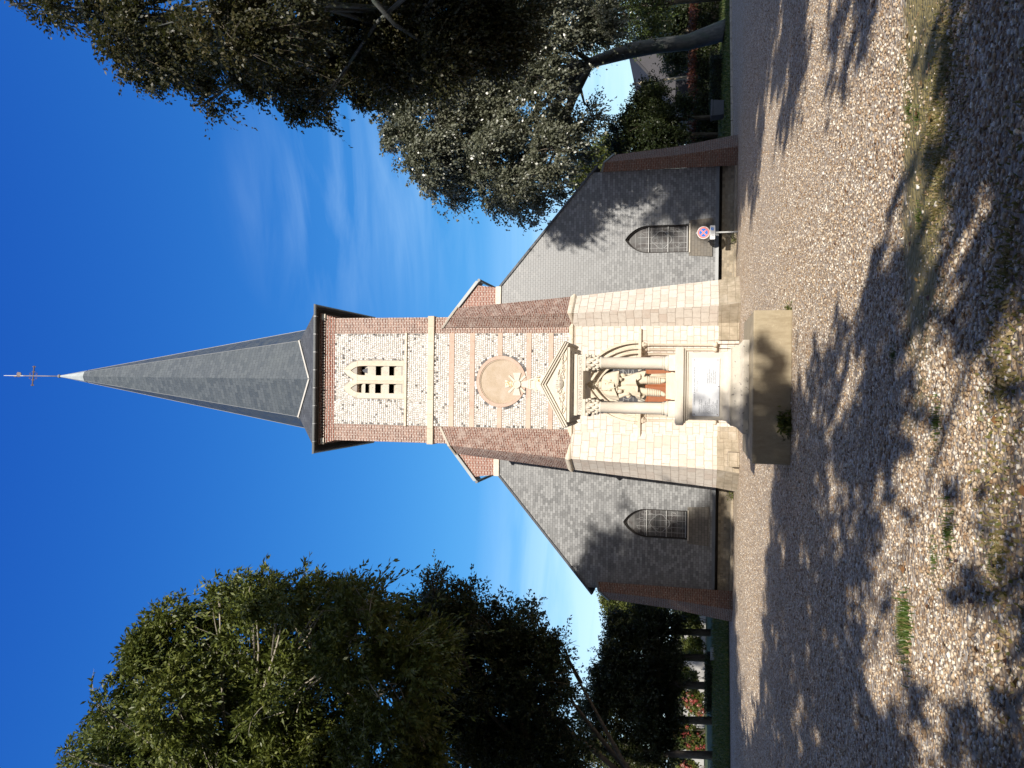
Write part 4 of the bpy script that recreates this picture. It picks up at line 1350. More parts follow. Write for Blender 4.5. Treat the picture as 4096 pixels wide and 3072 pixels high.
L = [('pelvis', 'waist'), ('waist', 'chest'), ('chest', 'yoke'), ('yoke', 'neck'), ('neck', 'jaw'), ('jaw', 'head'), ('pelvis', 'hl'), ('hl', 'kl'), ('kl', 'cl'), ('cl', 'al'), ('al', 'tl'),
     ('pelvis', 'hr'), ('hr', 'kr'), ('kr', 'crr'), ('crr', 'ar'), ('ar', 'tr'), ('yoke', 'sl'), ('sl', 'el'), ('el', 'wl'), ('wl', 'pl'), ('yoke', 'sr'), ('sr', 'er'), ('er', 'wr'), ('wr', 'pr')]
for i, (dx, dz, ln) in enumerate(((-0.035, 0.028, 0.058), (-0.042, 0.010, 0.066), (-0.042, -0.008, 0.062), (-0.036, -0.026, 0.05))):
    N[f'fr{i}'] = ((0.055 + dx * 0.6, -0.21, 0.965 + dz), 0.011)
    N[f'gr{i}'] = ((0.055 + dx * 0.6 - ln * 0.7, -0.20, 0.965 + dz - 0.01), 0.009)
    L += [('pr', f'fr{i}'), (f'fr{i}', f'gr{i}')]
    N[f'fl{i}'] = ((-0.17 + dz * 0.9, -0.185, 0.755), 0.011)
    N[f'gl{i}'] = ((-0.165 + dz * 0.9, -0.175, 0.755 - ln * 0.75), 0.009)
    L += [('pl', f'fl{i}'), (f'fl{i}', f'gl{i}')]
N['tmr'] = ((0.07, -0.215, 1.005), 0.012)
L.append(('pr', 'tmr'))
N['tml'] = ((-0.135, -0.175, 0.765), 0.012)
L.append(('pl', 'tml'))
body = skin('body', N, L, 'statue', stat)
fc = MB()
fc.loft([[(0.008 + a * w_, SYY - 0.088 - p_, SZ + z_) for a in (-1, 1)] + [(0.008 + a * w_, SYY - 0.06, SZ + z_) for a in (1, -1)] for w_, p_, z_ in ((0.012, 0.002, 1.425), (0.013, 0.012, 1.40), (0.018, 0.024, 1.375), (0.012, 0.006, 1.366))])
for s_ in (-1, 1):
    fc.ball((0.008 + s_ * 0.027, SYY - 0.082, SZ + 1.405), (0.013, 0.010, 0.008), 8, 5)
    fc.ball((0.008 + s_ * 0.074, SYY - 0.012, SZ + 1.39), (0.012, 0.02, 0.028), 8, 5)
fc.ball((0.008, SYY - 0.083, SZ + 1.347), (0.024, 0.014, 0.006), 8, 5)
fc.ball((0.008, SYY - 0.088, SZ + 1.356), (0.034, 0.014, 0.007), 8, 5)
fc.build('face', 'statue', stat, smooth=True)
hm = MB()
hc = (0.008, SYY - 0.01)
hm.loft([[(hc[0] + r_ * 0.90 * math.cos(q), hc[1] + r_ * 1.08 * math.sin(q), SZ + z_) for q in [k * math.pi / 12 for k in range(24)]]
         for r_, z_ in ((0.122, 1.432), (0.124, 1.44), (0.100, 1.452), (0.096, 1.48), (0.085, 1.515), (0.062, 1.545), (0.03, 1.562), (0.004, 1.566))])
hm.loft([[(hc[0] + a * 0.010, hc[1] + y_, SZ + z_) for a in (-1, 1)] + [(hc[0] + a * 0.010, hc[1] + y_, SZ + z_ + 0.022) for a in (1, -1)] for y_, z_ in ((-0.095, 1.50), (-0.06, 1.542), (0.0, 1.562), (0.06, 1.542), (0.095, 1.50))])
hm.build('helmet', 'statue', stat, smooth=True)
# greatcoat: skirts buttoned back, collar, belt, pockets and cross straps
ct = MB()
rings = []
for z_, rx, ry, fold in ((0.985, 0.150, 0.118, 0.004), (0.92, 0.140, 0.112, 0.006), (0.86, 0.165, 0.130, 0.010), (0.74, 0.185, 0.150, 0.014), (0.60, 0.222, 0.172, 0.020), (0.42, 0.262, 0.195, 0.028)):
    ring_ = []
    for k in range(48):
        q = 2 * math.pi * k / 48
        f_ = 1 + 1.5 * (fold / 0.15) * math.sin(9 * q + 1.3 * math.sin(3 * q))
        lift = 0.0
        front = max(0.0, math.cos(q + math.pi / 2))
        if z_ < 0.5:
            lift = 0.17 * front ** 3 + 0.035 * math.sin(5 * q + 0.6)
        ring_.append((rx * f_ * math.cos(q), SYY + ry * f_ * math.sin(q), SZ + z_ + lift))
    rings.append(ring_)
ct.loft(rings, cap=False)
for s_ in (-1, 1):
    # the turned back front corners of the skirt
    ct.loft([[(s_ * 0.015, SYY - 0.165, SZ + 0.80), (s_ * 0.03, SYY - 0.185, SZ + 0.66), (s_ * 0.14, SYY - 0.175, SZ + 0.50), (s_ * 0.235, SYY - 0.11, SZ + 0.50)],
             [(s_ * 0.10, SYY - 0.158, SZ + 0.80), (s_ * 0.15, SYY - 0.165, SZ + 0.70), (s_ * 0.20, SYY - 0.145, SZ + 0.60), (s_ * 0.245, SYY - 0.085, SZ + 0.56)]], cap=False, closed=False)
    ct.box(*(sorted((s_ * 0.085, s_ * 0.155))), SYY - 0.158, SYY - 0.10, SZ + 0.86, SZ + 0.945)
    ct.box(*(sorted((s_ * 0.05, s_ * 0.115))), SYY - 0.140, SYY - 0.08, SZ + 1.075, SZ + 1.135)
    ct.tube([(s_ * 0.10, SYY - 0.03, SZ + 1.29), (s_ * 0.095, SYY - 0.118, SZ + 1.18), (s_ * 0.06, SYY - 0.135, SZ + 1.05), (s_ * 0.03, SYY - 0.13, SZ + 0.96)], 0.014, 6)
ct.lathe([(0.062, SZ + 1.255), (0.080, SZ + 1.275), (0.075, SZ + 1.325), (0.066, SZ + 1.33)], 0.0, SYY - 0.005, 18)
bl = [(0.148 * math.cos(q), SYY + 0.119 * math.sin(q), SZ + 0.965) for q in [k * math.pi / 16 for k in range(33)]]
ct.tube(bl, 0.02, 6)
for z_ in (1.20, 1.13, 1.06, 0.99):
    ct.ball((0.03, SYY - 0.128, SZ + z_), (0.010, 0.008, 0.010), 6, 4)
rings = []
for z_, rx, ry in ((1.285, 0.078, 0.072), (1.25, 0.155, 0.098), (1.19, 0.232, 0.122), (1.10, 0.268, 0.142), (1.01, 0.288, 0.155), (0.925, 0.298, 0.162)):
    ring_ = []
    for k in range(48):
        q = 2 * math.pi * k / 48
        front = max(0.0, -math.sin(q))
        f_ = 1 + 0.05 * math.sin(10 * q + z_ * 6) * (1.3 - z_) * 3
        ring_.append((rx * f_ * math.cos(q), SYY + ry * f_ * math.sin(q) * (1 - 0.12 * front ** 6), SZ + z_ + (0.10 * front ** 4 if z_ < 1.0 else (0.03 * front ** 4 if z_ < 1.05 else 0))))
    rings.append(ring_)
ct.loft(rings, cap=False)
coat = ct.build('greatcoat', 'statue', stat, smooth=True)
cpv = MB()
rings = []
for z_, w0, w1, yy in ((1.20, 0.05, 0.18, 0.09), (0.95, 0.02, 0.22, 0.13), (0.6, 0.0, 0.245, 0.14), (0.3, 0.03, 0.235, 0.12), (0.0, 0.06, 0.25, 0.10)):
    fr_ = [(w0 + (w1 - w0) * k / 11, SYY + yy - 0.05 + 0.022 * math.sin(k * 1.9 + z_ * 2), SZ + z_) for k in range(12)]
    bk_ = [(x_, y_ + 0.05, zz) for x_, y_, zz in fr_][::-1]
    rings.append(fr_ + bk_)
cpv.loft(rings)
cpv.build('cape', 'statue', stat, smooth=True)
pt = MB()
for nm, a_, b_ in (('l', N['kl'][0], N['al'][0]), ('r', N['kr'][0], N['ar'][0])):
    for k in range(8):
        t = 0.12 + 0.72 * k / 7
        p = Vector(a_).lerp(Vector(b_), t) + Vector((0, SYY, SZ))
        rr_ = 0.086 - 0.022 * t
        pt.lathe([(rr_ - 0.012, p.z - 0.018), (rr_, p.z - 0.008), (rr_, p.z + 0.010), (rr_ - 0.01, p.z + 0.018)], p.x, p.y, 14)
pt.build('puttees', 'statue', stat, smooth=True)
pk = MB()
pk.ball((-0.205, SYY - 0.13, SZ + 0.73), (0.055, 0.05, 0.05), 12, 7)
pk.ball((0.19, SYY + 0.0, SZ + 0.86), (0.055, 0.06, 0.07), 12, 7)
pk.build('pouch', 'statue', stat, smooth=True)

# ------------------------------------------------------------------ road sign
sp_ = at(2935, 927, 33.3)
sgx, sgy = sp_.x, 33.3
sign = thing('road_sign', (sgx, sgy, 0), 'round blue and red no stopping sign with small white panel below', 'road sign')
dz_ = at(2814, 927.6, 33.3).z
pz_ = at(2850, 928, 33.3).z
sm_ = MB()
sm_.box(sgx - 0.03, sgx + 0.03, sgy, sgy + 0.03, 0, dz_ + 0.31)
sm_.build('pole', 'galv', sign)
y0 = sgy - 0.02
dsc = MB().prism(circle(sgx, dz_, 0.265, 48), [], y0 - 0.012, y0 + 0.018).build('sign_disc', 'white_paint', sign)
MB().prism(circle(sgx, dz_, 0.240, 48), [], y0 - 0.0145, y0 - 0.0122).build('red_border', 'sign_red', dsc)
MB().prism(circle(sgx, dz_, 0.172, 48), [], y0 - 0.0170, y0 - 0.0147).build('blue_field', 'sign_blue', dsc)
xb = MB()
for q in (math.pi / 4, -math.pi / 4):
    ca, sa = math.cos(q), math.sin(q)
    xb.prism([(sgx + a * ca - b * sa, dz_ + a * sa + b * ca) for a, b in ((-0.18, -0.027), (0.18, -0.027), (0.18, 0.027), (-0.18, 0.027))], [], y0 - 0.0195 - (0.001 if q > 0 else 0), y0 - 0.0172)
xb.build('red_cross', 'sign_red', dsc)
pn = MB()
hw, hh_ = 0.295, 0.105
pn.prism([(sgx + x_, pz_ + z_) for x_, z_ in ((-hw + 0.03, -hh_), (hw - 0.03, -hh_), (hw - 0.009, -hh_ + 0.009), (hw, -hh_ + 0.03), (hw, hh_ - 0.03), (hw - 0.009, hh_ - 0.009), (hw - 0.03, hh_), (-hw + 0.03, hh_), (-hw + 0.009, hh_ - 0.009), (-hw, hh_ - 0.03), (-hw, -hh_ + 0.03), (-hw + 0.009, -hh_ + 0.009))], [], y0 - 0.011, y0 + 0.018)
panel_ = pn.build('info_panel', 'white_paint', sign)
pi_ = MB()
pi_.box(sgx + 0.085, sgx + 0.205, y0 - 0.0135, y0 - 0.0112, pz_ - 0.06, pz_ + 0.065)
ic = pi_.build('pictogram', 'sign_blue', panel_)
wi = MB()
wi.tube([(sgx + 0.145 + 0.03 * math.cos(q), y0 - 0.0145, pz_ - 0.028 + 0.026 * math.sin(q)) for q in [k * 0.63 for k in range(11)]], 0.005, 5)
wi.tube([(sgx + 0.125, y0 - 0.0145, pz_ + 0.045), (sgx + 0.14, y0 - 0.0145, pz_ + 0.005), (sgx + 0.175, y0 - 0.0145, pz_ - 0.012), (sgx + 0.185, y0 - 0.0145, pz_ - 0.04)], 0.006, 5)
wi.build('pictogram_symbol', 'white_paint', panel_)
tx = MB()
rx_ = random.Random(9)
for k, (z_, n_) in enumerate(((0.055, 11), (0.0, 6), (-0.05, 9))):
    x_ = sgx - 0.04 - n_ * 0.010
    for i in range(n_):
        wdt = 0.010 + 0.006 * rx_.random()
        if rx_.random() > 0.15:
            tx.box(x_ - 0.05, x_ - 0.05 + wdt, y0 - 0.0125, y0 - 0.0112, pz_ + z_ - 0.008, pz_ + z_ + 0.010)
        x_ += 0.020
tx.build('small_print', 'letter', panel_)


# ------------------------------------------------------------------ foliage
def unit(v):
    return v / np.maximum(np.linalg.norm(v, axis=1)[:, None], 1e-9)


def leaf_quads(P, D, N_, ln, wd, rng):
    """one rhombic leaf per point: base P, along D, normal N_"""
    n = len(P)
    Sd = unit(np.cross(D, N_))
    ln = ln * (0.7 + 0.6 * rng.random(n))[:, None]
    wd = wd * (0.7 + 0.6 * rng.random(n))[:, None]
    fold = unit(np.cross(Sd, D)) * wd * 0.35 * rng.random(n)[:, None]
    V = np.stack([P, P + D * ln * 0.45 + Sd * wd * 0.5 + fold, P + D * ln, P + D * ln * 0.5 - Sd * wd * 0.5 + fold], 1)
    return V.reshape(-1, 3), np.arange(n * 4).reshape(n, 4)


def crown(name, blobs, mat, parent, n_spray, per, slen, ln, wd, seed, droop=0.35, shell=0.3, bright=0.0, outw=0.6, upw=0.15, clump=True, tips=0.06, twig='bark'):
    """sprays of leaves through ellipsoid blobs [(x, y, z, r), ...]; a few sprays run long and carry their twig"""
    rg_ = np.random.default_rng(seed)
    B = np.array(blobs, float)
    wgt = B[:, 3] ** 2
    idx = rg_.choice(len(B), n_spray, p=wgt / wgt.sum())
    d = unit(rg_.normal(size=(n_spray, 3)))
    sub_id = idx * 14 + rg_.integers(0, 14, n_spray)
    if clump:
        sub = unit(np.random.default_rng(seed + 1).normal(size=(len(B) * 14, 3)))
        d = unit(d * 0.42 + sub[sub_id] * 0.9)
    rad = (shell + (1 - shell) * rg_.random(n_spray) ** 0.5)
    ext = B[idx, 3][:, None] * np.array([1.0, 1.0, 0.88])
    st_ = B[idx, :3] + d * rad[:, None] * ext
    dirn = unit(d * outw + rg_.normal(size=(n_spray, 3)) * 0.45 + np.array([0, 0, upw]))
    sl = slen * (0.6 + 0.8 * rg_.random(n_spray))
    long_ = rg_.random(n_spray) < tips
    sl[long_] *= 2.0
    tt = rg_.random((n_spray, per))
    P = st_[:, None] + dirn[:, None] * (tt * sl[:, None])[..., None]
    P[..., 2] -= droop * (tt ** 2) * sl[:, None]
    P += rg_.normal(size=P.shape) * slen * np.where(long_, 0.05, 0.10)[:, None, None]
    tang = dirn[:, None] + np.array([0, 0, -1.0]) * (2 * droop * tt)[..., None]
    Dl = unit((tang + rg_.normal(size=P.shape) * 0.65).reshape(-1, 3))
    Nn = unit((rg_.normal(size=P.shape) * 0.75 + np.array([0, -0.25, 0.7]) + d[:, None] * 0.3).reshape(-1, 3))
    V, F = leaf_quads(P.reshape(-1, 3), Dl, Nn, ln, wd, rg_)
    spt = np.repeat(rg_.random(len(B) * 14)[sub_id], per)
    blt = np.repeat(rg_.random(len(B))[idx], per)
    t = np.clip(0.30 * spt + 0.22 * blt + 0.5 * rg_.random(n_spray * per) + bright, 0, 1)
    o = mesh_np(name, V, F, mat, parent, t)
    m_ = int(long_.sum())
    if m_ and twig:
        ts = np.linspace(-0.5, 1.0, 6)
        C = st_[long_][:, None] + dirn[long_][:, None] * (ts[None] * sl[long_][:, None])[..., None]
        C[..., 2] -= droop * (ts ** 2)[None] * sl[long_][:, None]
        side = unit(np.cross(dirn[long_], rg_.normal(size=(m_, 3))))[:, None] * (0.05 * ln * (1.25 - ts))[None, :, None]
        V = np.stack([C - side, C + side], 2).reshape(-1, 3)
        b0 = (np.arange(m_)[:, None] * 12 + np.arange(5)[None] * 2).reshape(-1)
        mesh_np('twigs', V, np.stack([b0, b0 + 1, b0 + 3, b0 + 2], 1), twig, parent)
    return o


def limb_mesh(trunk_pts, trunk_r, blobs, seed, frac=0.75, r0=0.16, start=0.45):
    rq = random.Random(seed)
    mb = MB()
    tp = [Vector(p) for p in trunk_pts]
    mb.tube(tp, trunk_r, 12)
    for b_ in blobs:
        if rq.random() > frac:
            continue
        c = Vector(b_[:3])
        i = rq.randint(max(1, int(len(tp) * start)), len(tp) - 1)
        a = tp[i]
        midp = a.lerp(c, 0.5) + Vector((rq.uniform(-.4, .4), rq.uniform(-.4, .4), rq.uniform(0.1, 0.7)))
        r_ = min(r0, 0.7 * trunk_r[i])
        mb.tube([a, a.lerp(midp, 0.5) + Vector((rq.uniform(-.2, .2), 0, 0.15)), midp, midp.lerp(c, 0.6) + Vector((0, 0, rq.uniform(-.2, .3))), c], [r_, r_ * 0.8, r_ * 0.55, r_ * 0.36, r_ * 0.16], 6)
        for _ in range(3):
            e = c + Vector((rq.uniform(-1, 1), rq.uniform(-1, 1), rq.uniform(-.5, 1))) * b_[3] * 0.9
            mb.tube([midp.lerp(c, 0.5), e.lerp(c, 0.5) + Vector((0, 0, 0.15)), e], [r_ * 0.3, r_ * 0.18, r_ * 0.05], 5)
    return mb


def pxb(lst, Y, dy=0.0, seed=0):
    """crown lumps measured off the photograph, each set at a real distance"""
    rq = random.Random(seed)
    out = []
    for x, y, r_ in lst:
        Yb = Y + rq.uniform(-dy, dy)
        p = at(x, y, Yb)
        q = at(x, y + r_, Yb)
        out.append((p.x, p.y, p.z, abs(q.x - p.x)))
    return out


# tall ash on the left
ASH = [(320, 3035, 50), (390, 2985, 75), (500, 2900, 120), (560, 2720, 105), (620, 2610, 120), (705, 2525, 90), (800, 2575, 120), (930, 2450, 110), (1020, 2400, 95), (1150, 2395, 95), (1250, 2410, 95),
       (1000, 2560, 150), (850, 2720, 160), (700, 2830, 170), (650, 2980, 170), (900, 2950, 200), (1100, 2750, 190), (1200, 2560, 150), (1350, 2455, 115), (1450, 2430, 105), (1400, 2620, 160), (1300, 2850, 210),
       (1550, 2560, 150), (1200, 3060, 220), (900, 3170, 250), (500, 3110, 170), (1600, 2750, 190), (1550, 2980, 230), (1700, 2620, 130), (690, 2455, 55), (880, 2395, 55), (1060, 2335, 50), (1330, 2385, 55), (1440, 2365, 45), (560, 2630, 60), (420, 2830, 55), (290, 3010, 40)]
bA = pxb([(x, y, r_ * 0.88) for x, y, r_ in ASH], 23.5, 2.2, 1)
tA = [(-17.2, 25, 0.0), (-17.1, 25, 4.0), (-16.7, 24.8, 8.0), (-16.2, 24.5, 12.0), (-15.5, 24.2, 16.0), (-14.9, 24.0, 19.0)]
ash = thing('ash_tree', tA[0], 'tall ash tree with sunlit olive green crown at the side of the square', 'tree')
crown('crown', bA, 'leaf_ash', ash, 9500, 18, 0.55, 0.20, 0.072, 11, droop=0.4, bright=-0.02, tips=0.05, twig='bark_pale')
limb_mesh(tA, [0.42, 0.36, 0.31, 0.25, 0.18, 0.10], bA, 4, 0.95, 0.085).build('trunk', 'bark_pale', ash, smooth=True)

HB = [(1750, 2400, 35), (1720, 2440, 50), (1780, 2490, 85), (1880, 2480, 65), (1850, 2560, 125), (1970, 2530, 75), (2050, 2490, 40), (2100, 2475, 35), (2070, 2590, 100), (2160, 2590, 60), (2210, 2660, 50), (2230, 2760, 60), (2150, 2700, 135),
      (1950, 2700, 160), (1800, 2800, 180), (2000, 2900, 190), (2200, 2880, 105), (1850, 3010, 210), (2150, 3040, 160), (2260, 2990, 90), (1700, 2480, 90), (1750, 2310, 26), (1745, 2350, 34), (1868, 2345, 28), (1880, 2390, 40), (2130, 2430, 26), (2250, 2570, 28), (2010, 2420, 30)]
bH = pxb(HB, 28.0, 1.5, 2)
tH = [(-15.0, 28.5, 0.0), (-15.0, 28.4, 3.0), (-14.6, 28.2, 6.5), (-14.3, 28.0, 10.0)]
hb = thing('hornbeam_tree', tH[0], 'dark shaded tree with spiky upright twigs below the tall ash', 'tree')
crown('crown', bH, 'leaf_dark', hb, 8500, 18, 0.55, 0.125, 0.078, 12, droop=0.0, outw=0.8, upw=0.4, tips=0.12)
limb_mesh(tH, [0.36, 0.3, 0.24, 0.12], bH, 5, 0.9, 0.12).build('trunk', 'bark', hb, smooth=True)

# overhanging dark tree, upper right
DR = [(60, 15, 22), (170, 30, 45), (250, 25, 45), (420, 60, 75), (480, 160, 75), (560, 250, 75), (620, 310, 45), (700, 190, 110), (600, 80, 120), (760, 300, 65), (850, 400, 38), (840, 260, 75), (900, 100, 140), (1000, 240, 105), (1080, 350, 70),
      (1200, 395, 60), (1290, 430, 45), (1150, 230, 125), (1100, 60, 170), (1300, 280, 125), (1400, 120, 200), (1450, 310, 90), (1550, 200, 190), (1700, 100, 220), (1760, 240, 120), (1850, 60, 200), (1950, 190, 130), (1500, -20, 130), (2060, 60, 110)]
near_lumps = [b_ for b_ in DR if b_[1] < 200 and b_[0] < 1250]
bD = pxb([b_ for b_ in DR if b_ not in near_lumps], 26.0, 1.2, 3) + pxb(near_lumps, 21.0, 1.0, 9)
tD = [(14.6, 23.0, 0.0), (14.4, 22.9, 4.0), (13.9, 22.7, 8.0), (13.2, 22.5, 12.0), (12.5, 22.3, 15.0), (11.9, 22.0, 18.0)]
dk = thing('copper_beech_tree', tD[0], 'dark brownish overhanging tree with drooping branches at the top corner', 'tree')
crown('crown', bD, 'leaf_copper', dk, 11500, 18, 0.6, 0.13, 0.085, 13, droop=0.45, outw=0.7, upw=0.0, tips=0.10)
limb_mesh(tD, [0.45, 0.4, 0.34, 0.26, 0.18, 0.1], bD, 6, 0.95, 0.13).build('trunk', 'bark_beech', dk, smooth=True)

# big beech with the grey leaning trunk
BC = [(1560, 480, 55), (1600, 580, 70), (1610, 430, 70), (1700, 500, 115), (1700, 640, 90), (1740, 750, 50), (1800, 690, 90), (1830, 810, 38), (1850, 560, 125), (1950, 650, 110), (1980, 770, 60), (1990, 830, 32), (2060, 750, 75), (2080, 840, 34), (2150, 840, 36),
      (2130, 720, 85), (2000, 480, 125), (1900, 350, 140), (2100, 560, 95), (2190, 620, 75), (2220, 740, 45), (2240, 500, 60), (2300, 640, 45), (2320, 530, 45), (2370, 450, 30), (2150, 330, 80), (2040, 250, 120), (1900, 200, 150), (2290, 90, 80), (2190, 150, 80), (2370, 60, 90), (2120, 60, 110)]
bB = pxb(BC, 42.0, 2.5, 4)
tB = [at(2900, 128, 46), at(2884, 126, 46), at(2748, 170, 46), at(2622, 184, 45.8), at(2516, 203, 45.5), at(2369, 249, 44.8), at(2200, 298, 44), at(2050, 380, 43)]
bc = thing('beech_tree', (tB[0].x, 46, 0.3), 'beech with smooth grey leaning trunk and glossy drooping crown over the lawn', 'tree')
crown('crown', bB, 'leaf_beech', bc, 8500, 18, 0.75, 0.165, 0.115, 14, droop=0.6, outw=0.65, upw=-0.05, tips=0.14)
limb_mesh(tB, [0.75, 0.58, 0.44, 0.43, 0.45, 0.30, 0.28, 0.16], bB, 7, 0.9, 0.17, 0.7).build('trunk', 'bark_beech', bc, smooth=True)

# white glinting evergreen right of the beech trunk
HL = [(2280, 60, 90), (2370, 140, 90), (2430, 60, 100), (2520, 110, 90), (2600, 50, 95), (2620, 130, 50), (2500, -30, 120), (2350, -40, 120)]
bL = pxb(HL, 49.5, 1.0, 5)
hl = thing('holly_tree', (25, 50, 0.3), 'evergreen with white glinting leaves beside the grey beech trunk', 'tree')
crown('crown', bL, 'leaf_glint', hl, 1500, 16, 0.8, 0.15, 0.10, 15, droop=0.3)
limb_mesh([(24.5, 50, 0.2), (24.5, 50, 3.0), (24.3, 49.8, 6.5)], [0.25, 0.2, 0.12], bL, 8, 0.8, 0.08).build('trunk', 'bark', hl, smooth=True)

# round clipped trees right of the church, pale tree behind the roof
def small_tree(name, label, lst, Y, mat, trunks, seed, n=1500, per=16, ln=0.14, group=None, bright=0.0, sl=0.6, tr=0.13):
    bb = pxb(lst, Y, 0.6, seed)
    t0 = at(*trunks[0][0], Y)
    th = thing(name, (t0.x, Y, t0.z), label, 'tree', group)
    crown('crown', bb, mat, th, n, per, sl, ln, ln * 0.6, seed + 50, droop=0.15, bright=bright, outw=0.7)
    mb = MB()
    for pts in trunks:
        pp = [at(*p, Y) for p in pts]
        pp[0].z -= 0.3
        mb.tube(pp, [tr * (1.15 - 0.5 * i / len(pp)) for i in range(len(pp))], 9)
        for b_ in bb[::2]:
            c = Vector(b_[:3])
            mb.tube([pp[-1], pp[-1].lerp(c, 0.6) + Vector((0, 0, 0.2)), c], [tr * 0.5, tr * 0.3, 0.02], 5)
    mb.build('trunk', 'bark', th, smooth=True)
    return th


small_tree('yew_tree', 'round dark evergreen tree between brick end pier and wooden pole', [(2480, 540, 55), (2530, 480, 60), (2540, 580, 70), (2620, 420, 70), (2640, 520, 80), (2640, 610, 60), (2560, 640, 40), (2700, 450, 60), (2590, 390, 45), (2700, 560, 50)],
           46, 'leaf_dark', [[(2850, 541), (2720, 538), (2620, 530)], [(2835, 470), (2760, 473), (2680, 480)]], 21, 2600)
small_tree('sycamore_tree', 'pale green tree showing above the eaves behind the church', [(2400, 650, 60), (2350, 690, 45), (2440, 620, 55), (2330, 720, 35), (2470, 650, 50)], 66, 'leaf_bright', [[(2800, 650), (2600, 655), (2450, 660)]], 22, 1300, 14, 0.24, sl=0.9)
small_tree('filler_tree', 'dark bushy evergreen added to darken the spot under the house gable', [(2660, 110, 55), (2690, 190, 45), (2695, 265, 36), (2640, 40, 60), (2710, 60, 40), (2670, -20, 60)], 58, 'leaf_dark', [[(2850, 120), (2760, 122), (2700, 120)]], 24, 2400, 16, 0.16)  # added tree: darkens and hides the building below the gable
# the row of clipped limes on the left, each with its trunk
row = [(2530, [(2470, 2500, 40), (2500, 2540, 60), (2600, 2520, 70), (2640, 2570, 60), (2470, 2570, 45), (2680, 2500, 35), (2560, 2470, 45)], 2842, 'clipped lime tree of the row standing nearest the brick pier'),
       (2632, [(2450, 2620, 40), (2480, 2650, 55), (2580, 2620, 70), (2640, 2670, 65), (2540, 2690, 55), (2690, 2620, 30)], 2848, 'clipped lime tree of the row with reddish top, behind the wire crate'),
       (2742, [(2410, 2710, 40), (2440, 2750, 55), (2540, 2740, 75), (2640, 2760, 65), (2690, 2730, 30)], 2856, 'clipped lime tree of the row between the cream hydrangea and the first red one'),
       (2882, [(2380, 2800, 40), (2360, 2860, 45), (2460, 2840, 75), (2570, 2860, 80), (2650, 2880, 60), (2690, 2850, 30)], 2868, 'clipped lime tree of the row between the two red hydrangeas'),
       (3020, [(2360, 2940, 45), (2330, 3010, 50), (2460, 2990, 85), (2580, 3010, 85), (2660, 3030, 60), (2400, 3080, 70), (2540, 3110, 80)], 2882, 'clipped lime tree of the row at the edge of the picture')]
for k, (ty, bl_, vb, lab) in enumerate(row):
    small_tree('lime_tree', lab, bl_, 46 - k * 1.2, 'leaf_lime', [[(vb, ty), (2760, ty - 2), (2660, ty - 4)]], 30 + k, 1900, 16, 0.14, 'row of clipped lime trees on the shaded lawn', tr=0.20)
small_tree('field_maple_tree', 'sunlit bronze green tree rising just behind the shaded brick pier', [(2450, 2410, 35), (2480, 2430, 45), (2540, 2440, 55), (2600, 2420, 50), (2440, 2380, 25), (2650, 2440, 40)], 56, 'leaf_bright', [[(2830, 2430), (2650, 2430)]], 41, 1600, 15, 0.16)


# hedges, shrubs and flowers seen under the trees
def leafy_box(name, label, cat, x0, x1, y0, y1, z0, z1, mat, n, ln, seed, top=None, group=None):
    rg_ = np.random.default_rng(seed)
    def fill(n, za, zb, spread):
        P = np.stack([rg_.uniform(x0, x1, n), y0 + (y1 - y0) * rg_.random(n) ** 2, za + (zb - za) * rg_.random(n) ** spread], 1)
        D = unit(rg_.normal(size=(n, 3)) + np.array([0, -0.4, 0.5]))
        Nn = unit(rg_.normal(size=(n, 3)) + np.array([0, -0.6, 0.5]))
        return (*leaf_quads(P, D, Nn, ln, ln * 0.55, rg_), rg_.random(n))
    th = thing(name, ((x0 + x1) / 2, (y0 + y1) / 2, z0), label, cat, group)
    V, F, t = fill(n, z0, z1, 0.8)
    mesh_np('foliage', V, F, mat, th, t)
    if top:
        V, F, t = fill(n // 2, z1 - 0.05, z1 + 0.45, 1.6)
        mesh_np('new_growth', V, F, top, th, t)
    mb = MB()
    k = max(2, int((x1 - x0) / 0.8))
    for i in range(k):
        x = x0 + (x1 - x0) * (i + 0.5) / k
        mb.tube([(x, y0 + 0.3, z0 - 0.2), (x + 0.05, y0 + 0.3, z1 - 0.1)], [0.05, 0.02], 5)
    mb.box(x0, x1, y0 + (y1 - y0) * 0.55, y0 + (y1 - y0) * 0.7, z0 - 0.2, z1 - 0.12)
    mb.build('stems', 'dark', th)
    return th


leafy_box('hedge', 'dark hedge with red new growth running behind the beech trunk', 'hedge', 12.0, 34.0, 52.0, 54.0, 0.3, 1.85, 'leaf_dark', 17000, 0.17, 61, 'leaf_red')
leafy_box('low_hedge', 'low clipped dark hedge on the lawn beside the round evergreen', 'hedge', 16.2, 20.0, 47.2, 48.4, 0.3, 1.0, 'leaf_dark', 3500, 0.09, 62)
leafy_box('garden_hedge', 'long dark garden hedge behind the pale garden wall', 'hedge', -48.0, -10.0, 68.0, 70.0, 0.5, 3.4, 'leaf_dark', 15000, 0.2, 63)
leafy_box('box_hedge', 'low dark box hedge around the white wire crate', 'hedge', -17.6, -14.4, 42.6, 43.4, 0.4, 0.95, 'leaf_dark', 4500, 0.07, 64)


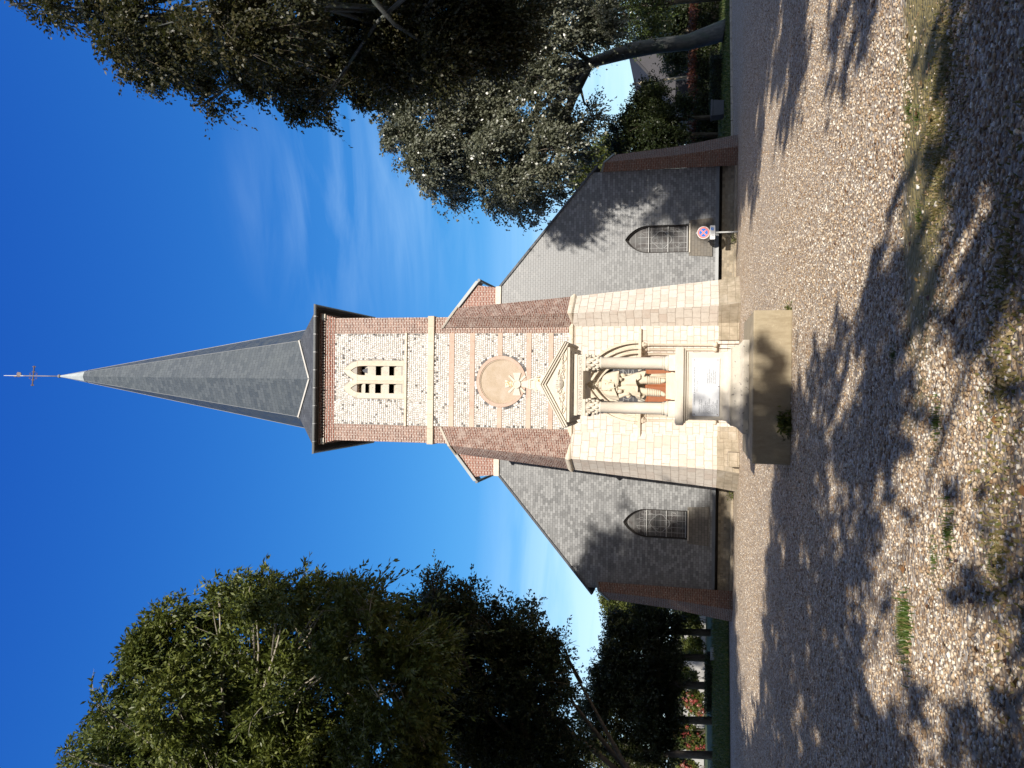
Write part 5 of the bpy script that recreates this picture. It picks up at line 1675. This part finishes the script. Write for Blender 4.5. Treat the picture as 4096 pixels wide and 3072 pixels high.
def shrub(name, label, lst, Y, mat, pet, npet, seed, cat='shrub', group=None):
    bb = pxb(lst, Y, 0.5, seed)
    c = bb[0]
    th = thing(name, (c[0], Y, 0.5), label, cat, group)
    crown('foliage', bb, mat, th, 500, 14, 0.35, 0.14, 0.09, seed + 3, droop=0.1)
    mb = MB()
    for b_ in bb:
        mb.tube([(c[0], Y, 0.3), (b_[0], b_[1], b_[2])], [0.03, 0.012], 5)
    mb.build('stems', 'bark', th)
    if pet:
        rg_ = np.random.default_rng(seed)
        Vs, Fs, ts = [], [], []
        off = 0
        for _ in range(npet):
            b_ = bb[rg_.integers(len(bb))]
            d = rg_.normal(size=3)
            d[1] = -abs(d[1]) - 0.3
            d /= np.linalg.norm(d)
            cen = np.array(b_[:3]) + d * b_[3] * 1.05
            m_ = 36
            dd_ = unit(rg_.normal(size=(m_, 3)))
            V, F = leaf_quads(cen + dd_ * 0.105, unit(np.cross(dd_, rg_.normal(size=(m_, 3)))), dd_, 0.095, 0.075, rg_)
            Vs.append(V)
            Fs.append(F + off)
            off += len(V)
            ts.append(np.clip(np.full(m_, rg_.random()) + 0.25 * (rg_.random(m_) - 0.5), 0, 1))
        mesh_np('flowers', np.concatenate(Vs), np.concatenate(Fs), pet, th, np.concatenate(ts))
    return th


shrub('hydrangea', 'red hydrangea in the gap next to the cream one', [(2755, 2790, 22), (2765, 2820, 24), (2780, 2800, 25), (2800, 2840, 20)], 60, 'leaf_ash', 'petal_red', 48, 71, group='hydrangeas behind the lime row')
shrub('hydrangea', 'red hydrangea with tall grass above it, in the second gap', [(2740, 2920, 24), (2755, 2965, 26), (2775, 2940, 28), (2800, 2990, 24)], 60, 'leaf_ash', 'petal_red', 52, 72, group='hydrangeas behind the lime row')
shrub('hydrangea', 'red hydrangea cut off by the picture edge', [(2740, 3060, 20), (2760, 3080, 24)], 60, 'leaf_ash', 'petal_red', 28, 73, group='hydrangeas behind the lime row')
shrub('hydrangea', 'cream and pink hydrangea beside the dark lime trunk', [(2755, 2700, 18), (2768, 2715, 18)], 60, 'leaf_ash', 'petal_cream', 26, 74, group='hydrangeas behind the lime row')
shrub('laurel_shrub', 'leafy green shrub between the first two lime trunks', [(2755, 2590, 25), (2785, 2600, 25), (2775, 2570, 22)], 59, 'leaf_bright', None, 0, 75)
shrub('elder_shrub', 'leafy green shrub next to the shaded brick pier', [(2745, 2480, 22), (2770, 2500, 26), (2760, 2460, 20)], 59.5, 'leaf_bright', None, 0, 76)
gw = MB()
gw.box(-42, -12.3, 64.0, 64.25, 0.3, 2.15)
gw.box(-42, -12.3, 63.97, 64.28, 2.151, 2.25)
tag(gw.build('garden_wall', 'garden_wall'), 'low pale garden wall seen behind the hydrangeas', 'wall')
# tall grasses behind the second hydrangea
pg = MB()
rp = random.Random(8)
ctr = at(2720, 2950, 61)
for k in range(90):
    bx, by = ctr.x + rp.uniform(-0.9, 0.9), 61 + rp.uniform(-0.3, 0.3)
    h = rp.uniform(2.2, 3.6)
    lx, ly = rp.uniform(-0.35, 0.35), rp.uniform(-0.3, 0.3)
    w_ = 0.018
    pg.add([(bx - w_, by, 0.4), (bx + w_, by, 0.4), (bx + w_ + lx * 0.5, by + ly * 0.5, h * 0.7), (bx - w_ + lx * 0.5, by + ly * 0.5, h * 0.7), (bx + lx, by + ly, h)], [(0, 1, 2, 3), (3, 2, 4)], rp.random())
tag(pg.build('tall_grass', 'grass', tint=True), 'clump of tall upright grass behind the red hydrangea', 'grass clump')

# wire crate
p0 = at(2872, 2642, 42.2)
p1 = at(2843, 2600, 42.2)
wc = MB()
for i in range(11):
    x = p0.x + (p1.x - p0.x) * i / 10
    wc.box(x - 0.008, x + 0.008, 42.2, 42.212, p0.z, p1.z)
    wc.box(x - 0.008, x + 0.008, 42.6, 42.612, p0.z, p1.z)
for i in range(8):
    z_ = p0.z + (p1.z - p0.z) * i / 7
    wc.box(p0.x, p1.x, 42.19, 42.2, z_ - 0.008, z_ + 0.008)
    wc.box(p0.x, p1.x, 42.612, 42.622, z_ - 0.008, z_ + 0.008)
    for x in (p0.x, p1.x):
        wc.box(x - 0.009, x + 0.009, 42.19, 42.62, z_ - 0.009, z_ + 0.009)
tag(wc.build('wire_crate', 'bar_white'), 'small white wire mesh crate standing on the shaded lawn', 'crate')

# right background: house, pole, trough
ht = thing('house', (20.5, 66, 0), 'grey rendered house gable with dark roof behind the wooden pole', 'house')
g0 = at(2560, 245, 64)
hx = g0.x
hm_ = MB()
hm_.prism([(hx - 4.0, 0), (hx + 4.5, 0), (hx + 4.5, g0.z - 2.6), (hx + 0.6, g0.z + 0.6), (hx - 4.0, g0.z - 3.3)], [], 64, 74)
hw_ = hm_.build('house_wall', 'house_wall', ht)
rf = MB()
rf.prism([(hx - 4.3, g0.z - 3.45), (hx + 0.6, g0.z + 0.72), (hx + 4.8, g0.z - 2.7), (hx + 4.8, g0.z - 2.5), (hx + 0.6, g0.z + 0.95), (hx - 4.3, g0.z - 3.2)], [], 63.7, 74.3)
rf.build('roof', 'house_roof', ht)
lt_ = MB()
lt_.prism([(hx - 4.2, 0), (hx + 4.6, 0), (hx + 4.6, 3.4), (hx - 4.2, 3.4)], [], 61.0, 63.6)
lt_.build('lean_to', 'house_roof', ht)
po = thing('utility_pole', (15.2, 55, 0.3), 'weathered wooden utility pole leaning against the sky', 'pole')
q0, q1 = at(2790, 300, 55), at(2530, 337, 55)
q0.z = 0.2
pm_ = MB()
pm_.tube([q0, q1], [0.14, 0.10], 10)
pole_ = pm_.build('pole_shaft', 'pole_wood', po, smooth=True)
pa = MB()
c_ = at(2540, 336, 55)
pa.tube([(c_.x - 0.35, 54.9, c_.z), (c_.x + 0.35, 54.9, c_.z)], 0.035, 6)
pa.tube([(c_.x - 0.3, 54.9, c_.z), (c_.x - 0.3, 54.9, c_.z + 0.15)], 0.03, 6)
pa.build('insulator_bracket', 'dark', po)
tr_ = MB()
q_ = at(2872, 440, 42.5)
tr_.square([(0.38, q_.z - 0.3), (0.40, q_.z - 0.05), (0.42, q_.z + 0.25), (0.44, q_.z + 0.28), (0.44, q_.z + 0.38)], q_.x, 42.5)
tag(tr_.build('stone_trough', 'grey_stone', bevel=0.02), 'square grey stone planter on the lawn before the low hedge', 'planter')


# ------------------------------------------------------------------ tufts, weeds
def tuft_mesh(n, h, spread, seed, mat, flat=0.4):
    rq = random.Random(seed)
    mb = MB()
    for k in range(n):
        a = rq.random() * 6.28
        r_ = abs(rq.gauss(0, 0.6)) * spread
        bx, by = r_ * math.cos(a), r_ * math.sin(a)
        hh = h * rq.uniform(0.5, 1.1)
        la = rq.random() * 6.28
        ll = hh * rq.uniform(0.1, 1.0) * flat
        w_ = rq.uniform(0.002, 0.0045)
        px, py = -math.sin(la) * w_, math.cos(la) * w_
        mx, my = bx + ll * 0.4 * math.cos(la), by + ll * 0.4 * math.sin(la)
        mb.add([(bx - px, by - py, -0.005), (bx + px, by + py, -0.005), (mx + px * 0.8, my + py * 0.8, hh * 0.65), (mx - px * 0.8, my - py * 0.8, hh * 0.65), (bx + ll * math.cos(la), by + ll * math.sin(la), hh)],
               [(0, 1, 2, 3), (3, 2, 4)], rq.random())
    mb.v.append((0, 0, -0.02))
    c_ = len(mb.v) - 1
    for k in range(n):
        mb.f.append((k * 5, k * 5 + 1, c_))
        mb.t.append(0.3)
    me_o = mb.build('grass_tuft', mat, tint=True)
    return me_o


T1 = tuft_mesh(520, 0.085, 0.17, 1, 'grass', 0.8)
T2 = tuft_mesh(170, 0.045, 0.17, 2, 'grass')
T3 = tuft_mesh(420, 0.028, 0.42, 3, 'grass_dry', 1.2)
spots = [(T1, 3630, 2510, 1.0, (1.5, 0.75), 'bright green grass tuft standing tallest on the gravel'),
         (T2, 3800, 2130, 1.0, (1.3, 0.9), 'flat green grass patch in the sunny gravel'),
         (T2, 3740, 2235, 0.7, (1.3, 0.8), 'small green tuft just beside the flat patch'),
         (T2, 3975, 2250, 0.7, (1, 1), 'low olive weed tuft near the picture bottom'),
         (T2, 3750, 1690, 0.9, (1.2, 0.9), 'green weed tuft on the dark gravel below the memorial'),
         (T2, 3575, 1420, 0.7, (0.9, 1.4), 'thin green weeds in line with the memorial centre'),
         (T2, 3640, 440, 0.8, (1, 1), 'leafy green weed beside the dry grass strip'),
         (T2, 3670, 470, 0.6, (1, 1), 'smaller leafy weed touching the dry grass strip'),
         (T3, 3730, 480, 1.0, (1.5, 0.9), 'dry yellowish grass patch beside the two leafy weeds'),
         (T3, 3760, 650, 1.1, (1.6, 0.9), 'mossy dry grass patch in the middle of the strip'),
         (T3, 3740, 840, 0.9, (1.4, 0.8), 'mossy green grass patch at the inner end of the strip'),
         (T3, 3800, 150, 1.2, (1.6, 0.9), 'dry grass patch nearest the picture corner'),
         (T3, 3790, 300, 1.1, (1.7, 1.0), 'shaded dry grass patch of the strip near the corner'),
         (T2, 3680, 870, 0.7, (1.1, 0.8), 'green tuft alone above the strip end'),
         (T3, 4020, 1500, 1.2, (2.2, 0.8), 'withered brown grass at the bottom middle'),
         (T3, 4000, 2200, 1.2, (2.2, 0.8), 'withered brown grass below the flat green patches'),
         (T3, 4030, 1050, 1.2, (2.0, 0.8), 'withered grass in the dark strip at the bottom')]
used = set()
for k, (src, x, y, sc, (sx, sy), lab) in enumerate(spots):
    o_ = src if src.name not in used else src.copy()
    if src.name not in used:
        used.add(src.name)
    else:
        COL.objects.link(o_)
    p = gnd(x, y)
    o_.location = (p.x, p.y, 0.0)
    o_.rotation_euler = (0, 0, 0.4 * math.sin(k * 3.1))
    o_.scale = (sc * sx, sc * sy, sc)
    tag(o_, lab, 'grass tuft', 'grass tufts growing in the gravel')


def weed(name, loc, n, h, seed, label, ln=0.06, mat='leaf_ash'):
    rg_ = np.random.default_rng(seed)
    th = thing(name, loc, label, 'plant')
    P = np.array(loc) + np.stack([rg_.normal(size=n) * h * 0.5, rg_.normal(size=n) * h * 0.25, rg_.random(n) * h], 1)
    V, F = leaf_quads(P, unit(rg_.normal(size=(n, 3)) + np.array([0, -0.3, 0.5])), unit(rg_.normal(size=(n, 3)) + np.array([0, -0.3, 0.6])), ln, ln * 0.5, rg_)
    mesh_np('leaves', V, F, mat, th, rg_.random(n))
    mb = MB()
    for k in range(5):
        a = k * 1.26
        mb.tube([(loc[0], loc[1], -0.01), (loc[0] + 0.3 * h * math.cos(a), loc[1] + 0.15 * h * math.sin(a), h * 0.7)], [0.006, 0.003], 4)
    mb.build('stems', 'bark', th)


weed('plinth_weed', (-0.62, 14.22, 0.0), 260, 0.20, 1, 'dark leafy weed growing against the memorial plinth', 0.09)
weed('corner_weed', (1.38, 14.35, 0.0), 60, 0.10, 2, 'tiny green weed at the sunny corner of the plinth', 0.05)
weed('wall_weed', (6.25, 33.9, 0.0), 90, 0.22, 3, 'small yellowish weed at the wall foot beside the road sign', 0.07, 'leaf_bright')
weed('wall_weed', (-4.6, 33.9, 0.0), 140, 0.25, 4, 'green weed at the wall foot between tower and shaded slate wall', 0.07, 'leaf_ash')

# grass blades along the front of both lawns, leaf litter on the gravel
def blades(name, edge, x0, x1, rise, n, seed):
    rg_ = np.random.default_rng(seed)
    x = rg_.uniform(x0, x1, n)
    e = np.array([edge(v) for v in x])
    dy = 8.0 * rg_.random(n) ** 1.8
    P = np.stack([x, e + dy - 0.05, 0.02 + rise * np.minimum(1, dy / 9.0)], 1)
    D = unit(rg_.normal(size=(n, 3)) * 0.45 + np.array([0, 0, 1.0]))
    V, F = leaf_quads(P, D, unit(rg_.normal(size=(n, 3)) + np.array([0, -1.0, 0.2])), 0.16, 0.03, rg_)
    tag(mesh_np(name, V, F, 'grass', None, rg_.random(n)), 'short grass blades covering the lawn beyond the gravel', 'grass', kind='stuff')


blades('grass', lambda x: 37.5 + 0.55 * (x + 9.0) if x > -30 else 26.0, -26, -9.4, 0.55, 16000, 5)
blades('grass', lambda x: 38.2 + 0.45 * (x - 11.0), 11.0, 30, 0.35, 14000, 6)
rgl = np.random.default_rng(12)
nl = 420
yl_ = 4.2 + 14 * rgl.random(nl) ** 1.4
xl_ = (rgl.random(nl) * 2 - 1) * (0.55 * yl_)
kp_ = ~((np.abs(xl_) < 1.45) & (yl_ > 14.1) & (yl_ < 17.2))
PL_ = np.stack([xl_, yl_, np.full(nl, 0.022)], 1)[kp_]
Vl, Fl = leaf_quads(PL_, unit(rgl.normal(size=(len(PL_), 3)) * np.array([1, 1, 0.15])), unit(rgl.normal(size=(len(PL_), 3)) * 0.3 + np.array([0, 0, 1.0])), 0.055, 0.035, rgl)
M['leaf_dead'] = m_leaf('leaf_dead', [(0.0, (0.10, 0.045, 0.02)), (0.6, (0.24, 0.12, 0.045)), (1.0, (0.34, 0.22, 0.07))], 0.15)
tag(mesh_np('fallen_leaves', Vl, Fl, 'leaf_dead', None, rgl.random(len(PL_))), 'scattered dry brown leaves on the gravel', 'leaves', kind='stuff')

# ------------------------------------------------------------------ the tall trees behind the viewer, whose shade falls on the square
def shade_tree(label, base, blobs, n, seed, per=18, ln=0.26, sl=0.7):
    th = thing('lime_tree', base, label, 'tree', 'tall trees behind the viewer')
    crown('crown', blobs, 'leaf_dark', th, n, per, sl, ln, ln * 0.65, seed, droop=0.2, clump=True, twig=None)
    top = max(b_[2] for b_ in blobs)
    tp = [(base[0], base[1], z_) for z_ in (0, top * 0.25, top * 0.5, top * 0.8)]
    limb_mesh(tp, [0.34, 0.26, 0.18, 0.07], blobs, seed, 0.45, 0.045).build('trunk', 'bark', th, smooth=True)


shade_tree('tall tree behind the viewer whose top shades the slate wing away from the road sign', (-5.0, -4.0, 0), [
    (-11, -4, 20, 2.6), (-8, -4, 22.5, 2.6), (-5, -4, 24, 2.6), (-2, -4, 24.6, 2.4), (-0.4, -4, 25.4, 1.5), (-3.5, -4, 21, 2.4), (-0.6, -4, 22.6, 2.0), (1.0, -4, 22.0, 1.3), (-7, -4, 18.5, 2.2), (-2.5, -4, 19.6, 1.5), (0.9, -4, 26.2, 0.5), (-14, -4, 18, 3),
    (-12, -4, 24, 2.6), (-16, -4, 22, 3), (-0.8, -4, 27.4, 0.7), (2.2, -4, 21.5, 0.9), (-1.6, -4, 26.6, 1.2), (1.4, -4, 24.0, 1.0), (0.2, -4, 24.0, 1.2), (-4, -4.5, 26.5, 1.6), (-9, -5, 26, 2.5)], 5200, 81)
shade_tree('leaning tree behind the viewer whose shade dapples the near gravel', (-7.5, -5.0, 0), [
    (-9, -5, 12, 2.3), (-5.5, -5, 12.0, 2.0), (-2.6, -5, 11.9, 1.6), (-0.4, -5, 11.8, 1.3), (1.4, -5, 11.4, 1.2), (2.6, -5, 10.9, 0.8), (3.3, -5, 12.0, 0.4), (3.6, -5, 10.75, 0.5), (4.1, -5, 10.55, 0.35), (-7, -5, 9, 2.0), (-4, -5, 8.6, 1.8), (-1, -5, 9.0, 1.6), (1.3, -5, 9.4, 1.3), (2.9, -5, 9.0, 0.9),
    (-12, -5, 9, 2.4), (-2.6, -5, 6.3, 0.9), (-0.9, -5, 7.6, 0.8), (3.0, -5, 7.3, 0.6), (0.4, -5, 7.7, 0.7), (1.5, -5, 7.7, 0.7), (3.4, -5, 7.1, 0.5), (-5.5, -5, 5.8, 1.4), (0.9, -5, 4.4, 0.5), (3.4, -5, 4.5, 0.8), (-9, -5, 5.5, 2.0), (-1, -5, 4.6, 0.9), (5.0, -5, 3.6, 0.6), (-13, -5, 14, 2.5), (-3.2, -5, 4.4, 0.8),
    (4.6, -5, 4.0, 0.75), (5.8, -5, 3.9, 0.75), (2.4, -5, 4.0, 0.5), (3.4, -5, 5.25, 0.5), (4.3, -5, 5.2, 0.5), (5.2, -5, 5.15, 0.5), (6.0, -5, 5.0, 0.5), (-0.7, -5, 6.3, 0.5), (-1.7, -5, 6.6, 1.1), (-2.8, -5, 5.0, 1.0), (-1.6, -5, 4.4, 0.8), (-4.2, -5, 6.4, 1.0)], 4000, 82)
shade_tree('wide tree behind the viewer whose shade streaks towards the brick pier', (14.0, -4.5, 0), [
    (9.4, -4.5, 10.3, 0.6), (11.0, -4.5, 9.9, 0.8), (12.6, -4.5, 9.4, 1.0), (7.2, -4.5, 7.3, 0.6), (8.9, -4.5, 6.9, 0.8), (10.8, -4.5, 6.3, 1.0), (12.0, -4.5, 15.4, 0.6), (13.6, -4.5, 15.0, 1.0), (15.5, -4.5, 14.6, 1.4), (14.6, -4.5, 12.3, 0.7), (16.6, -4.5, 11.6, 1.2),
    (14.8, -4.5, 17.4, 1.3), (17.5, -4.5, 17.4, 2.0), (19, -4.5, 13.4, 2.0), (21, -4.5, 16, 2.4), (17, -4.5, 20.5, 1.9), (20.5, -4.5, 20.5, 2.6), (14.5, -4.5, 7.5, 1.2), (6.2, -4.5, 4.4, 0.6), (9.5, -4.5, 4.2, 0.9), (18.5, -4.5, 23.5, 2.0), (24, -4.5, 18, 3), (17.4, -4.5, 8.2, 1.6),
    (10.4, -4.5, 11.0, 0.6), (12.2, -4.5, 11.5, 0.8), (14.2, -4.5, 11.9, 0.9), (16.2, -4.5, 12.8, 1.2), (12.7, -4.5, 13.4, 0.7), (14.6, -4.5, 13.9, 0.9), (13.0, -4.5, 16.2, 0.6), (15.2, -4.5, 16.2, 1.1), (18, -4.5, 15.4, 1.4)], 5600, 83)
# unseen trees added behind and beside the viewer to block low sky light
rq = random.Random(44)
for k, (bx, by, hgt, wr) in enumerate(((-17, -9, 27, 6.5), (-27, 1, 24, 6.5), (-24, 13, 20, 4.0), (-8, -26, 11, 7.0), (6, -28, 11, 7.0), (20, -26, 15, 7.0), (30, -9, 34, 7.5), (27, 6, 22, 6.0), (-26, -22, 26, 8.0), (36, -22, 27, 8.0), (-10.5, 3, 23, 3.6), (-16, 5.5, 21, 3.0), (19, 3, 24, 3.6))):
    bl_ = [(bx + rq.uniform(-.75, .75) * wr, by + rq.uniform(-.6, .6) * wr, z_ + rq.uniform(-1, 1), 2.6 + rq.random() * 1.2) for z_ in np.linspace(3.5, hgt - 3, 24)]
    shade_tree('broad leafy tree added out of view to block low sky light', (bx, by, 0), bl_, 2600, 90 + k, 14, 0.50, 1.3)
